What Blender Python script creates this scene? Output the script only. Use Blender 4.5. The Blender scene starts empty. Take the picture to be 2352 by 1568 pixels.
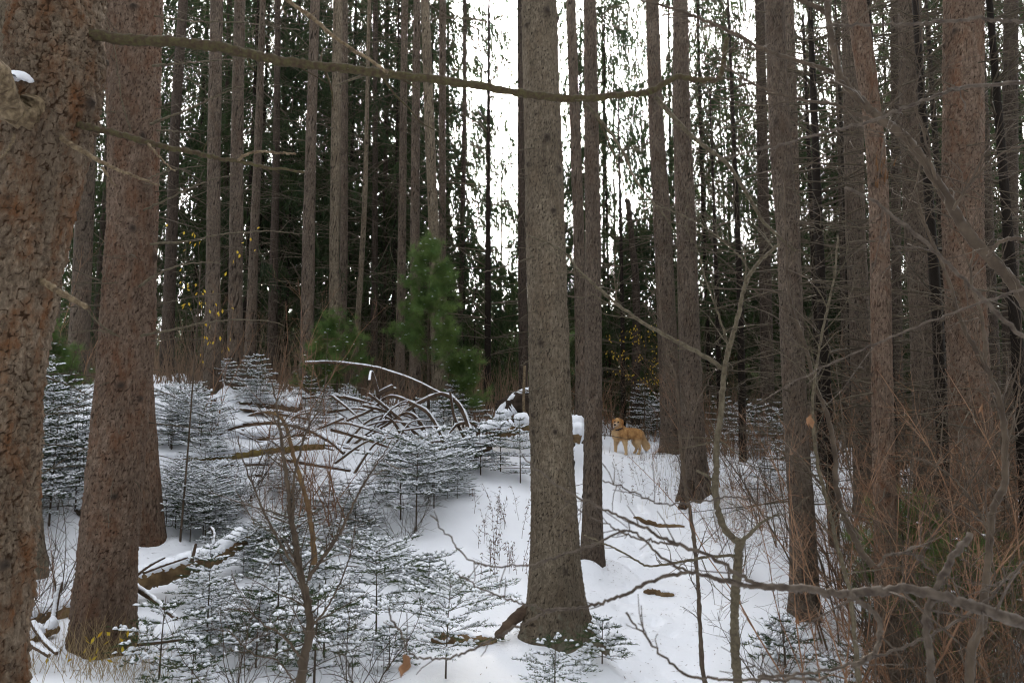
import bpy, math, random
import numpy as np
from mathutils import Vector

R = math.radians
rng = np.random.default_rng(7)
random.seed(7)
scene = bpy.context.scene
COL = scene.collection

# ------------------------------------------------------------------ camera
F = 1700.0                       # focal length in pixels of a 2352 px wide picture
PITCH = R(6.0)
cam_d = bpy.data.cameras.new('camera')
cam_d.sensor_width = 36.0
cam_d.lens = F / 2352 * 36.0
cam_d.clip_start = 0.05
cam_d.clip_end = 600
cam_d.dof.use_dof = True
cam_d.dof.focus_distance = 9.0
cam_d.dof.aperture_fstop = 5.6
cam = bpy.data.objects.new('camera', cam_d)
cam.location = (0, 0, 0)
cam.rotation_euler = (math.pi / 2 + PITCH, 0, 0)
COL.objects.link(cam)
scene.camera = cam

# ------------------------------------------------------------------ sky, sun, exposure
SUN_EL, SUN_AZ = R(23), R(0.5)
world = bpy.data.worlds.new('World')
scene.world = world
world.use_nodes = True
nt = world.node_tree
nt.nodes.clear()
out = nt.nodes.new('ShaderNodeOutputWorld')
bg = nt.nodes.new('ShaderNodeBackground')
sky = nt.nodes.new('ShaderNodeTexSky')
sky.sky_type = 'NISHITA'
sky.sun_disc = False
sky.sun_elevation = SUN_EL
sky.sun_rotation = SUN_AZ
sky.air_density = 1.0
sky.dust_density = 4.0
hs = nt.nodes.new('ShaderNodeHueSaturation')
hs.inputs['Saturation'].default_value = 0.16
hs.inputs['Value'].default_value = 1.0
nt.links.new(sky.outputs[0], hs.inputs['Color'])
nt.links.new(hs.outputs[0], bg.inputs['Color'])
bg.inputs['Strength'].default_value = 0.15
nt.links.new(bg.outputs[0], out.inputs['Surface'])

sun_d = bpy.data.lights.new('sun', 'SUN')
sun_d.energy = 2.6
sun_d.angle = R(3)
sun_d.color = (1.0, 0.88, 0.72)
sun = bpy.data.objects.new('sun', sun_d)
sun.rotation_euler = (-(math.pi / 2 - SUN_EL), 0, -SUN_AZ)
sun.location = (0, 60, 40)
COL.objects.link(sun)

scene.view_settings.view_transform = 'Standard'
scene.view_settings.look = 'None'
scene.view_settings.exposure = 2.6
scene.view_settings.gamma = 1.0
scene.view_settings.use_curve_mapping = False
scene.cycles.filter_width = 1.15
scene.cycles.use_denoising = True
scene.cycles.denoising_prefilter = 'ACCURATE'
scene.cycles.denoising_input_passes = 'RGB_ALBEDO_NORMAL'
scene.cycles.max_bounces = 5
scene.cycles.diffuse_bounces = 3
scene.cycles.glossy_bounces = 2
scene.cycles.transmission_bounces = 3
scene.cycles.transparent_max_bounces = 4
scene.cycles.sample_clamp_indirect = 6

# ------------------------------------------------------------------ helpers
CP, SP = math.cos(PITCH), math.sin(PITCH)


def P(px, py, Y):
    """the place at distance Y ahead that the traced point shows"""
    a, b = (px - 1176) / F, (784 - py) / F
    d = np.array([a, CP - b * SP, b * CP + SP])
    return d * (Y / d[1])


def hash2(i, j, s=0):
    h = (i.astype(np.int64) * 374761393 + j.astype(np.int64) * 668265263 + s * 974711) & 0x7fffffff
    h = ((h ^ (h >> 13)) * 1274126177) & 0x7fffffff
    h = h ^ (h >> 16)
    return (h & 0xffff) / 65535.0


def vnoise(x, y, s=0):
    x = np.asarray(x, float); y = np.asarray(y, float)
    i, j = np.floor(x).astype(np.int64), np.floor(y).astype(np.int64)
    u, v = x - i, y - j
    u = u * u * u * (u * (u * 6 - 15) + 10); v = v * v * v * (v * (v * 6 - 15) + 10)
    a, b = hash2(i, j, s), hash2(i + 1, j, s)
    c, d = hash2(i, j + 1, s), hash2(i + 1, j + 1, s)
    return (a * (1 - u) + b * u) * (1 - v) + (c * (1 - u) + d * u) * v - 0.5


def worley(u, v, nu, s=0):
    """cells on a sheet that wraps round in u (nu cells); gives distance to the cell border, cell random"""
    i, j = np.floor(u).astype(np.int64), np.floor(v).astype(np.int64)
    f1 = np.full(u.shape, 9.0); f2 = np.full(u.shape, 9.0); rid = np.zeros(u.shape)
    for di in (-1, 0, 1):
        for dj in (-1, 0, 1):
            ci, cj = i + di, j + dj
            w = np.mod(ci, nu)
            x = ci + 0.1 + 0.8 * hash2(w, cj, s); y = cj + 0.1 + 0.8 * hash2(w, cj, s + 5)
            d = np.hypot(u - x, v - y)
            near = d < f1
            f2 = np.where(near, f1, np.minimum(f2, d))
            rid = np.where(near, hash2(w, cj, s + 9), rid)
            f1 = np.where(near, d, f1)
    return f2 - f1, rid


def cr(pts, n):
    """smooth curve through points, n samples"""
    p = np.asarray(pts, float)
    if len(p) == 2:
        t = np.linspace(0, 1, n)[:, None]
        return p[0] * (1 - t) + p[1] * t
    q = np.vstack([2 * p[0] - p[1], p, 2 * p[-1] - p[-2]])
    seg = np.linalg.norm(np.diff(p, axis=0), axis=1)
    cum = np.concatenate([[0], np.cumsum(seg)])
    t = np.linspace(0, cum[-1], n)
    k = np.clip(np.searchsorted(cum, t, side='right') - 1, 0, len(seg) - 1)
    f = ((t - cum[k]) / np.maximum(seg[k], 1e-9))[:, None]
    a, b, c, d = q[k], q[k + 1], q[k + 2], q[k + 3]
    return 0.5 * (2 * b + (c - a) * f + (2 * a - 5 * b + 4 * c - d) * f ** 2 + (3 * b - a - 3 * c + d) * f ** 3)


def unit(v):
    v = np.asarray(v, float)
    return v / np.maximum(np.linalg.norm(v, axis=-1, keepdims=True), 1e-9)


class MB:
    def __init__(self):
        self.V, self.F, self.n, self.A = [], [], 0, []

    def add(self, V, Fc, mi=0):
        V = np.asarray(V, float).reshape(-1, 3); Fc = np.asarray(Fc, np.int64)
        self.V.append(V); self.F.append((Fc + self.n, mi)); self.n += len(V)

    def tris(self, base, dirn, length, width, mi=0, side=None, r=rng):
        """many small pointed leaves: base (n,3), dirn (n,3), length, width"""
        n = len(base)
        if n == 0:
            return
        d = unit(dirn)
        s = unit(np.cross(d, r.normal(size=(n, 3)) if side is None else side))
        L = np.broadcast_to(np.asarray(length, float), (n,))[:, None]
        W = np.broadcast_to(np.asarray(width, float), (n,))[:, None]
        V = np.stack([base - s * W * .5, base + s * W * .5, base + d * L], 1).reshape(-1, 3)
        self.add(V, np.arange(3 * n).reshape(-1, 3), mi)

    def leaves(self, base, dirn, length, width, mi=0, r=rng):
        """diamond leaves, two triangles each, folded a little along the rib"""
        n = len(base)
        d = unit(dirn); s = unit(np.cross(d, r.normal(size=(n, 3)))); up = np.cross(s, d)
        L = np.broadcast_to(np.asarray(length, float), (n,))[:, None]
        W = np.broadcast_to(np.asarray(width, float), (n,))[:, None]
        V = np.stack([base, base + d * L * .5 + s * W * .5 + up * W * .15, base + d * L, base + d * L * .5 - s * W * .5 + up * W * .15], 1).reshape(-1, 3)
        k = np.arange(n)[:, None] * 4
        self.add(V, np.vstack([k + [0, 1, 2], k + [0, 2, 3]]), mi)

    def tube(self, pts, rad, sides=5, mi=0, cap=True, lump=0.0, r=rng):
        p = np.asarray(pts, float); n = len(p)
        rad = np.broadcast_to(np.asarray(rad, float), (n,))
        t = unit(np.gradient(p, axis=0))
        m = np.abs(t.mean(0)); ref = np.eye(3)[int(np.argmin(m))]
        u = unit(np.cross(t, ref)); w = np.cross(t, u)
        a = np.arange(sides) * 2 * math.pi / sides
        rr = rad[:, None, None]
        if lump:
            rr = rr * (1 + lump * r.normal(size=(n, sides, 1)))
        V = p[:, None, :] + rr * (np.cos(a)[None, :, None] * u[:, None, :] + np.sin(a)[None, :, None] * w[:, None, :])
        i, j = np.meshgrid(np.arange(n - 1), np.arange(sides), indexing='ij')
        j2 = (j + 1) % sides
        Q = np.stack([i * sides + j, i * sides + j2, (i + 1) * sides + j2, (i + 1) * sides + j], -1).reshape(-1, 4)
        n0 = self.n
        self.add(V, Q, mi)
        if cap and sides > 3:
            for ring, c in ((0, p[0]), (n - 1, p[-1])):
                idx = n0 + ring * sides + np.arange(sides)
                c0 = self.n
                self.V.append(c[None, :]); self.n += 1
                T = np.stack([idx, np.roll(idx, -1), np.full(sides, c0)], 1)
                if ring == 0:
                    T = T[:, ::-1]
                self.F.append((T, mi))

    def snow(self, pts, rad, thick, width=0.9, mi=0, r=rng, gap=0.0):
        """snow lying along the upper side of a limb"""
        p = np.asarray(pts, float); n = len(p)
        rad = np.broadcast_to(np.asarray(rad, float), (n,))
        th = thick * (0.45 + 1.1 * r.random(n)); th = np.convolve(np.pad(th, 2, mode='edge'), np.ones(5) / 5, 'valid')
        if gap:
            s = vnoise(np.arange(n) * .55, np.full(n, r.random() * 99)) + .5
            th = th * np.clip((s - gap) * 5, 0.02, 1)
        th[0] *= .2; th[-1] *= .2
        t = unit(np.gradient(p, axis=0))
        side = unit(np.cross(t, [0, 0, 1.0])); up = np.cross(side, t)
        K = 7
        a = np.linspace(-1, 1, K)
        ang = a[None, :] * (width + .35 * (r.random((n, 1)) - .5)) * (1.0)
        prof = np.sqrt(np.clip(1 - a ** 2, 0, 1))[None, :]
        ro = (rad[:, None] * 1.01 + th[:, None] * prof)
        ri = np.broadcast_to(rad[:, None] * .85, ro.shape)
        def ring(rr):
            return p[:, None, :] + rr[..., None] * (np.sin(ang)[..., None] * side[:, None, :] + np.cos(ang)[..., None] * up[:, None, :])
        V = np.concatenate([ring(ro), ring(ri)[:, ::-1]], 1)
        S = 2 * K
        i, j = np.meshgrid(np.arange(n - 1), np.arange(S), indexing='ij')
        j2 = (j + 1) % S
        Q = np.stack([i * S + j, (i + 1) * S + j, (i + 1) * S + j2, i * S + j2], -1).reshape(-1, 4)
        self.add(V.reshape(-1, 3), Q, mi)

    def pads(self, c, d, L, W, H, mi=0):
        """small pillows of snow: centre c, lying along d"""
        n = len(c)
        if n == 0:
            return
        d = unit(d * [1, 1, .6]); s = unit(np.cross(d, [0, 0, 1.0])); u = np.cross(s, d)
        L, W, H = (np.broadcast_to(np.asarray(q, float), (n,))[:, None] for q in (L, W, H))
        V = np.stack([c - d * L, c - d * L * .4 + s * W, c + d * L * .5 + s * W * .8, c + d * L, c + d * L * .5 - s * W * .8, c - d * L * .4 - s * W,
                      c + u * H - d * L * .35, c + u * H * .9 + d * L * .4], 1).reshape(-1, 3)
        T = np.array([[0, 6, 1], [1, 6, 7], [1, 7, 2], [2, 7, 3], [3, 7, 4], [4, 7, 6], [4, 6, 5], [5, 6, 0], [0, 1, 5], [1, 2, 4], [1, 4, 5], [2, 3, 4]])
        T = T[:, ::-1]
        self.add(V, (np.arange(n)[:, None, None] * 8 + T[None]).reshape(-1, 3), mi)

    def mesh(self, name, mats, smooth=True, attrs=None, off=None):
        V = np.concatenate(self.V)
        if off is not None:
            V = V - np.asarray(off, float)
        me = bpy.data.meshes.new(name)
        loops = np.concatenate([f.ravel() for f, _ in self.F])
        tot = np.concatenate([np.full(len(f), f.shape[1]) for f, _ in self.F])
        mi = np.concatenate([np.full(len(f), m) for f, m in self.F])
        start = np.concatenate([[0], np.cumsum(tot)[:-1]])
        me.vertices.add(len(V)); me.vertices.foreach_set('co', V.astype(np.float32).ravel())
        me.loops.add(len(loops)); me.loops.foreach_set('vertex_index', loops.astype(np.int32))
        me.polygons.add(len(tot)); me.polygons.foreach_set('loop_start', start.astype(np.int32))
        me.polygons.foreach_set('material_index', mi.astype(np.int32))
        me.polygons.foreach_set('use_smooth', np.full(len(tot), smooth))
        for m in (mats if isinstance(mats, (list, tuple)) else [mats]):
            me.materials.append(m)
        for k, v in (attrs or {}).items():
            at = me.attributes.new(k, 'FLOAT', 'POINT')
            at.data.foreach_set('value', np.asarray(v, np.float32))
        me.update(calc_edges=True)
        return me


def thing(name, label, cat, loc=(0, 0, 0), group=None, rz=0.0, sc=1.0):
    o = bpy.data.objects.new(name, None)
    o.empty_display_size = 0.1
    o.location = tuple(float(q) for q in loc); o.rotation_euler = (0, 0, rz)
    o.scale = (sc, sc, sc)
    o['label'] = label; o['category'] = cat
    if group:
        o['group'] = group
    COL.objects.link(o)
    return o


def part(name, me, parent, label=None, kind=None, loc=None):
    o = bpy.data.objects.new(name, me)
    o.parent = parent
    if loc is not None:
        o.location = loc
    if label:
        o['label'] = label
    if kind:
        o['kind'] = kind
    COL.objects.link(o)
    return o


def single(name, me, label=None, cat=None, loc=(0, 0, 0), group=None, kind=None):
    o = bpy.data.objects.new(name, me)
    o.location = tuple(float(q) for q in loc)
    if label:
        o['label'] = label
    if cat:
        o['category'] = cat
    if group:
        o['group'] = group
    if kind:
        o['kind'] = kind
    COL.objects.link(o)
    return o


def wander(start, dirn, length, n, wob, r=rng, grav=0.0):
    """a wobbly limb"""
    d = unit(dirn); p = [np.asarray(start, float)]
    st = length / (n - 1)
    for k in range(n - 1):
        d = unit(d + r.normal(size=3) * wob + np.array([0, 0, grav]))
        p.append(p[-1] + d * st)
    return np.array(p)


# ------------------------------------------------------------------ materials
def nodes(m):
    m.use_nodes = True
    t = m.node_tree
    t.nodes.clear()
    o = t.nodes.new('ShaderNodeOutputMaterial')
    b = t.nodes.new('ShaderNodeBsdfPrincipled')
    t.links.new(b.outputs[0], o.inputs['Surface'])
    return t, b


def ramp(t, src, stops):
    n = t.nodes.new('ShaderNodeValToRGB')
    e = n.color_ramp.elements
    while len(e) < len(stops):
        e.new(0.5)
    for k, (p, c) in enumerate(stops):
        e[k].position = p
        e[k].color = (*c, 1) if len(c) == 3 else c
    t.links.new(src, n.inputs[0])
    return n.outputs[0]


def mixc(t, f, a, b):
    n = t.nodes.new('ShaderNodeMix')
    n.data_type = 'RGBA'
    for sock, v in ((n.inputs[0], f), (n.inputs[6], a), (n.inputs[7], b)):
        if hasattr(v, 'is_linked'):
            t.links.new(v, sock)
        else:
            sock.default_value = v if isinstance(v, (int, float)) else (*v, 1)
    return n.outputs[2]


def nz(t, vec, scale, detail=4, rough=.55):
    n = t.nodes.new('ShaderNodeTexNoise')
    n.inputs['Scale'].default_value = scale
    n.inputs['Detail'].default_value = detail
    n.inputs['Roughness'].default_value = rough
    t.links.new(vec, n.inputs['Vector'])
    return n.outputs['Fac']


def coord(t, scale=(1, 1, 1)):
    c = t.nodes.new('ShaderNodeTexCoord')
    m = t.nodes.new('ShaderNodeMapping')
    m.inputs['Scale'].default_value = scale
    t.links.new(c.outputs['Object'], m.inputs['Vector'])
    return m.outputs[0]


def attr(t, name):
    a = t.nodes.new('ShaderNodeAttribute')
    a.attribute_name = name
    return a.outputs['Fac']


def bump(t, b, h, strength, dist):
    n = t.nodes.new('ShaderNodeBump')
    n.inputs['Strength'].default_value = strength
    n.inputs['Distance'].default_value = dist
    t.links.new(h, n.inputs['Height'])
    t.links.new(n.outputs[0], b.inputs['Normal'])


def bark(name, plate, plate2, crack, patch, lichen=None, patch_amt=.5):
    """scaly spruce bark: grey brown plates, darker cracks, patches where outer scales have come off"""
    m = bpy.data.materials.new(name)
    t, b = nodes(m)
    v = coord(t)
    vs = coord(t, (1, 1, .45))
    col = mixc(t, attr(t, 'rnd'), plate, plate2)
    fine = nz(t, vs, 42, 6, .78)
    col = mixc(t, ramp(t, fine, [(.42, (0, 0, 0)), (.66, (1, 1, 1))]), col, tuple(q * 1.9 for q in plate2))
    big = nz(t, vs, 7.0, 6, .72)
    col = mixc(t, ramp(t, big, [(.47, (0, 0, 0)), (.66, (patch_amt,) * 3)]), col, patch)
    mot = nz(t, coord(t, (1, 1, .3)), 2.6, 5, .7)
    col = mixc(t, ramp(t, mot, [(.34, (0, 0, 0)), (.66, (.55,) * 3)]), col, tuple(q * .45 for q in plate))
    col = mixc(t, ramp(t, attr(t, 'plate'), [(.04, (1, 1, 1)), (.48, (0, 0, 0))]), col, crack)
    col = mixc(t, attr(t, 'knot'), col, (.035, .026, .02))
    if lichen:
        c = t.nodes.new('ShaderNodeTexCoord')
        sp = t.nodes.new('ShaderNodeSeparateXYZ')
        t.links.new(c.outputs['Object'], sp.inputs[0])
        low = t.nodes.new('ShaderNodeMapRange')
        low.inputs[1].default_value = lichen[1]; low.inputs[2].default_value = 0.0
        low.inputs[3].default_value = -.12; low.inputs[4].default_value = .16
        t.links.new(sp.outputs[2], low.inputs[0])
        ad = t.nodes.new('ShaderNodeMath'); ad.operation = 'ADD'
        t.links.new(low.outputs[0], ad.inputs[0]); t.links.new(nz(t, v, 9, 6, .7), ad.inputs[1])
        col = mixc(t, ramp(t, ad.outputs[0], [(.58, (0, 0, 0)), (.66, (.55, .55, .55))]), col, lichen[0])
    t.links.new(col, b.inputs['Base Color'])
    b.inputs['Roughness'].default_value = .9
    b.inputs['Specular IOR Level'].default_value = .15
    vo = t.nodes.new('ShaderNodeTexVoronoi')
    vo.feature = 'DISTANCE_TO_EDGE'
    vo.inputs['Scale'].default_value = 42
    t.links.new(vs, vo.inputs['Vector'])
    mx = t.nodes.new('ShaderNodeMath'); mx.operation = 'ADD'
    t.links.new(fine, mx.inputs[0]); t.links.new(vo.outputs['Distance'], mx.inputs[1])
    bump(t, b, mx.outputs[0], .8, .012)
    return m


def plain(name, c1, c2, scale=20, rough=.8, bmp=0.0, trans=0.0, stretch=(1, 1, 1), spec=.2, lo=.35, hi=.65):
    m = bpy.data.materials.new(name)
    t, b = nodes(m)
    v = coord(t, stretch)
    f = nz(t, v, scale, 4, .6)
    col = mixc(t, ramp(t, f, [(lo, (0, 0, 0)), (hi, (1, 1, 1))]), c1, c2)
    t.links.new(col, b.inputs['Base Color'])
    b.inputs['Roughness'].default_value = rough
    b.inputs['Specular IOR Level'].default_value = spec
    if bmp:
        bump(t, b, f, .7, bmp)
    if trans:
        tr = t.nodes.new('ShaderNodeBsdfTranslucent')
        t.links.new(col, tr.inputs['Color'])
        mx = t.nodes.new('ShaderNodeMixShader')
        mx.inputs[0].default_value = trans
        o = [n for n in t.nodes if n.type == 'OUTPUT_MATERIAL'][0]
        t.links.new(b.outputs[0], mx.inputs[1]); t.links.new(tr.outputs[0], mx.inputs[2])
        t.links.new(mx.outputs[0], o.inputs['Surface'])
    return m


M_BARK_RED = bark('bark_scaly_rust', (.072, .045, .03), (.135, .097, .072), (.03, .017, .010), (.13, .054, .024), patch_amt=.7)
M_BARK_BIG = bark('bark_plated_orange', (.07, .046, .03), (.148, .113, .08), (.033, .017, .008), (.15, .06, .02), patch_amt=.9)
M_BARK_GREY = bark('bark_grey_scales', (.077, .059, .041), (.142, .115, .083), (.026, .019, .013), (.105, .068, .04), lichen=((.15, .145, .105), .7), patch_amt=.4)
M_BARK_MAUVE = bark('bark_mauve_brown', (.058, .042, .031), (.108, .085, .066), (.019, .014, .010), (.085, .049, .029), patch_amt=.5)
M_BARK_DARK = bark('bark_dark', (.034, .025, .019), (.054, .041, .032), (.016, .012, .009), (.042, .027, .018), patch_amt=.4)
M_TWIG_DEAD = plain('dead_twig_bark', (.055, .043, .03), (.11, .088, .06), 14, .85)
M_WOOD_PALE = plain('weathered_dead_wood', (.07, .046, .026), (.20, .15, .09), 34, .8, .006, stretch=(1, 1, 1))
M_MOSSY = plain('mossy_branch_bark', (.05, .033, .021), (.075, .066, .028), 38, .9, .012, lo=.38, hi=.66)
M_SHRUB = plain('bare_shrub_bark', (.05, .035, .024), (.095, .07, .048), 12, .7)
M_OLIVE = plain('olive_sapling_bark', (.055, .042, .026), (.12, .10, .065), 42, .75, .004)
M_REDTWIG = plain('reddish_twig_bark', (.14, .068, .036), (.27, .16, .095), 6, .7)
M_GREYTWIG = plain('grey_branch_bark', (.045, .032, .024), (.105, .082, .062), 45, .7, .002)
M_NEEDLE_DARK = plain('spruce_needles_dark', (.017, .03, .013), (.044, .064, .023), 1.1, .7, trans=.42)
M_NEEDLE_MID = plain('spruce_needles', (.022, .038, .017), (.045, .066, .028), 2.5, .6, trans=.22)
M_NEEDLE_YOUNG = plain('young_spruce_needles', (.026, .05, .022), (.075, .10, .036), 5, .55, trans=.2)
M_PINE = plain('young_pine_needles', (.06, .115, .03), (.14, .20, .055), 3.0, .5, trans=.4)
M_SNOW_PAD = plain('clinging_snow', (.78, .80, .86), (.86, .88, .92), 20, .65, .004)
M_LOG = plain('rotten_log_wood', (.085, .052, .028), (.21, .14, .07), 6, .9, .012, stretch=(1, 1, 1))
M_LOGDARK = plain('dark_log_bark', (.055, .036, .025), (.12, .082, .055), 8, .9, .012)
M_EARTH = plain('root_plate_earth', (.02, .015, .011), (.06, .042, .03), 7, .95, .03)
M_LEAF_YELLOW = plain('yellow_leaf', (.45, .28, .02), (.55, .42, .05), 8, .55, trans=.4)
M_LEAF_BROWN = plain('dead_brown_leaf', (.14, .07, .035), (.24, .13, .07), 40, .7, trans=.2)
M_STRAW = plain('dry_grass', (.24, .17, .08), (.42, .32, .17), 10, .7, trans=.2)
M_WEED = plain('dry_weed', (.06, .035, .022), (.13, .075, .045), 30, .8)
M_UNDER = plain('brown_undergrowth', (.10, .065, .042), (.20, .135, .09), .8, .85)

M_SNOW = bpy.data.materials.new('snow')
t, b = nodes(M_SNOW)
v = coord(t)
f1 = nz(t, v, 2.2, 6, .6); f2 = nz(t, v, 26, 5, .65)
col = mixc(t, f1, (.80, .82, .875), (.86, .875, .91))
# bits of needle litter and twigs lying in the snow
lit = nz(t, v, 85, 3, .7)
spread = nz(t, v, .55, 3, .5)
mul = t.nodes.new('ShaderNodeMath'); mul.operation = 'MULTIPLY'
t.links.new(ramp(t, lit, [(.665, (0, 0, 0)), (.70, (1, 1, 1))]), mul.inputs[0])
t.links.new(ramp(t, spread, [(.50, (0, 0, 0)), (.62, (.8, .8, .8))]), mul.inputs[1])
col = mixc(t, mul.outputs[0], col, (.12, .075, .045))
t.links.new(col, b.inputs['Base Color'])
b.inputs['Roughness'].default_value = .6
b.inputs['Specular IOR Level'].default_value = .25
ad = t.nodes.new('ShaderNodeMath'); ad.operation = 'MULTIPLY_ADD'
t.links.new(f2, ad.inputs[0]); ad.inputs[1].default_value = .25
t.links.new(f1, ad.inputs[2])
bump(t, b, ad.outputs[0], .55, .05)

# ------------------------------------------------------------------ the lie of the land
CTRL = [(1275, 1488, 6.8), (1360, 1312, 9.0), (1850, 1402, 7.7), (1598, 1158, 12.3), (1545, 1038, 15.3), (1450, 1036, 16),
        (1765, 1040, 17), (235, 1542, 6.0), (340, 1277, 8.5), (42, 1300, 7.3), (-105, 1650, 4.0), (487, 915, 13.5),
        (700, 910, 15), (180, 895, 14), (1006, 955, 15.5), (2040, 1575, 6.8), (2140, 1330, 9), (2240, 1500, 7),
        (1176, 1585, 5.6), (1100, 1110, 11), (1985, 1090, 14), (700, 1090, 11), (2330, 1120, 14), (1190, 985, 14.5), (800, 1400, 7.2)]
G = [P(*c) for c in CTRL]
G += [np.array(q, float) for q in [(0, 0, -1.75), (0, 3, -1.85), (-3, 2, -1.6), (3, 3, -2.05), (5, 0, -2.1), (-5, 0, -1.4), (0, 30, .25), (-20, 30, 1.0),
      (20, 30, -.7), (0, 60, .3), (-50, 60, 1.0), (50, 60, -.8), (0, 140, 0), (-120, 140, 0), (120, 140, 0), (-60, -10, -1), (60, -10, -2.2),
      (0, -40, -2), (-20, 12, .2), (20, 12, -2.0), (-9, 22, .9), (4, 22, .05), (10, 22, -.6)]]
G = np.array(G)


def tps_k(r2):
    return .5 * r2 * np.log(np.maximum(r2, 1e-9))


_n = len(G)
_D = ((G[:, None, :2] - G[None, :, :2]) ** 2).sum(-1)
_A = np.zeros((_n + 3, _n + 3))
_A[:_n, :_n] = tps_k(_D) + np.eye(_n) * .6
_A[:_n, _n] = 1; _A[:_n, _n + 1:] = G[:, :2]; _A[_n, :_n] = 1; _A[_n + 1:, :_n] = G[:, :2].T
_W = np.linalg.solve(_A, np.concatenate([G[:, 2], np.zeros(3)]))
MOUNDS = []                     # (x, y, radius, height): snow banked against trunks and logs
FEET = []                       # footprints on the path


def gz(x, y, fine=True):
    x = np.asarray(x, float); y = np.asarray(y, float)
    sh = x.shape
    q = np.stack([x.ravel(), y.ravel()], 1)
    z = np.zeros(len(q))
    for k in range(0, len(q), 40000):
        s = q[k:k + 40000]
        d = ((s[:, None, :] - G[None, :, :2]) ** 2).sum(-1)
        z[k:k + 40000] = tps_k(d) @ _W[:_n] + _W[_n] + s @ _W[_n + 1:]
    if fine:
        X, Y = q[:, 0], q[:, 1]
        near = np.clip(1.5 - np.abs(Y) / 40, .3, 1)
        path = np.exp(-((X - path_x(Y)) / .55) ** 2) * (Y > 2) * (Y < 17)
        z += near * (.16 * vnoise(X / 1.7, Y / 1.7, 1) + .07 * vnoise(X / .6, Y / .6, 2) + .022 * vnoise(X / .2, Y / .2, 3))
        z += -.05 * path + path * .05 * vnoise(X / .13, Y / .17, 8)
        for mx, my, mr, mh in MOUNDS:
            z += mh * np.exp(-((X - mx) ** 2 + (Y - my) ** 2) / mr ** 2)
        for fx, fy, fr in FEET:
            d2 = (X - fx) ** 2 + (Y - fy) ** 2
            z += -.06 * np.exp(-d2 / fr ** 2) + .012 * np.exp(-(np.sqrt(d2) - 1.7 * fr) ** 2 / (.5 * fr) ** 2)
    return z.reshape(sh)


def path_x(Y):
    return np.interp(Y, [2, 5.5, 7.5, 9.5, 12.5, 16], [.9, 1.15, 1.35, 1.7, 2.2, 2.5])


def gz1(x, y):
    return float(gz(np.array([x]), np.array([y]))[0])


# ------------------------------------------------------------------ trunks traced from the photograph
# name-key: (points [(px, py, width px)], distance, bark, label, finish)
TR = {}


def trunk_def(key, pts, Y, bk, label, **kw):
    TR[key] = dict(pts=pts, Y=Y, bark=bk, label=label, **kw)


trunk_def('near', [(140, -260, 178), (132, 0, 196), (122, 200, 206), (72, 400, 208), (27, 600, 208), (-12, 800, 213), (-38, 1000, 216), (-52, 1200, 218), (-95, 1600, 235)], 4.0, M_BARK_BIG,
          'nearest spruce trunk at the left edge with orange plated bark and long mossy limb', nu=170, nv=560, cell=.043, amp=.022, flare=.1)
trunk_def('edge', [(4, -100, 70), (8, 0, 72), (22, 500, 80), (32, 900, 88), (42, 1295, 100)], 7.2, M_BARK_GREY,
          'spruce trunk half hidden behind the orange barked trunk at the left edge', nu=90, nv=260, cell=.04, amp=.009, flare=.25)
trunk_def('red', [(330, -160, 104), (315, 0, 112), (308, 300, 108), (303, 527, 106), (290, 800, 112), (266, 1060, 112), (247, 1290, 116), (235, 1480, 132)], 6.0, M_BARK_RED,
          'thick reddish spruce trunk at lower left with dry grass round its foot', nu=140, nv=520, cell=.03, amp=.014, flare=.18, knots=26)
trunk_def('redback', [(258, -120, 58), (264, 0, 60), (285, 400, 62), (310, 800, 68), (325, 1060, 72), (338, 1270, 80)], 8.5, M_BARK_RED,
          'trunk standing close behind the thick reddish spruce with snow banked at its foot', nu=90, nv=300, cell=.034, amp=.008, flare=.2)
trunk_def('slim', [(150, 0, 24), (140, 300, 27), (131, 520, 29), (108, 850, 42)], 13, M_BARK_MAUVE,
          'slim trunk just right of the orange barked trunk at far left')
trunk_def('left_a', [(212, -60, 34), (209, 0, 36), (201, 250, 39), (190, 600, 39), (178, 860, 45)], 14, M_BARK_MAUVE,
          'brown trunk standing left of the thick reddish spruce')
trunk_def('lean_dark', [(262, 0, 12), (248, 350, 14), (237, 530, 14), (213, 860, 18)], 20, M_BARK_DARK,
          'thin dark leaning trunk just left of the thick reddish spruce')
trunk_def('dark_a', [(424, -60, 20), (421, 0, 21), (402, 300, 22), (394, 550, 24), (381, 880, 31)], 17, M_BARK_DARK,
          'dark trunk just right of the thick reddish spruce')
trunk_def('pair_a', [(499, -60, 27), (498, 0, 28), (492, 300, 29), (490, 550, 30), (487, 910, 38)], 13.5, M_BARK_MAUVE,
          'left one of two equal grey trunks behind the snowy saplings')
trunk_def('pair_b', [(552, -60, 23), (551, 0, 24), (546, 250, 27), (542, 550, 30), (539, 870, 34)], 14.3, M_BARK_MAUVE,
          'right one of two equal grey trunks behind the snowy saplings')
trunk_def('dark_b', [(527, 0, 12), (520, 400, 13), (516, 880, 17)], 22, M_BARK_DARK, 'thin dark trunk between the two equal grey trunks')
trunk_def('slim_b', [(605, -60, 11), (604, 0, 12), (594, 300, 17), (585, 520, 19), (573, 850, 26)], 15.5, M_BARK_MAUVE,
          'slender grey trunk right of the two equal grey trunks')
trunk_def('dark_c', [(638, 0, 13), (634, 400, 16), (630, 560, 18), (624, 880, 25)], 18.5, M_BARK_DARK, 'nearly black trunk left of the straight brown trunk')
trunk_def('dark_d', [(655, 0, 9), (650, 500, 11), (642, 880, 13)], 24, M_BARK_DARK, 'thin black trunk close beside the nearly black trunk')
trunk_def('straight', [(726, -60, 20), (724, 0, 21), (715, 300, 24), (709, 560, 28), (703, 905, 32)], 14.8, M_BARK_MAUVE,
          'straight brown trunk left of the trunk with a pale stripe')
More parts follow.
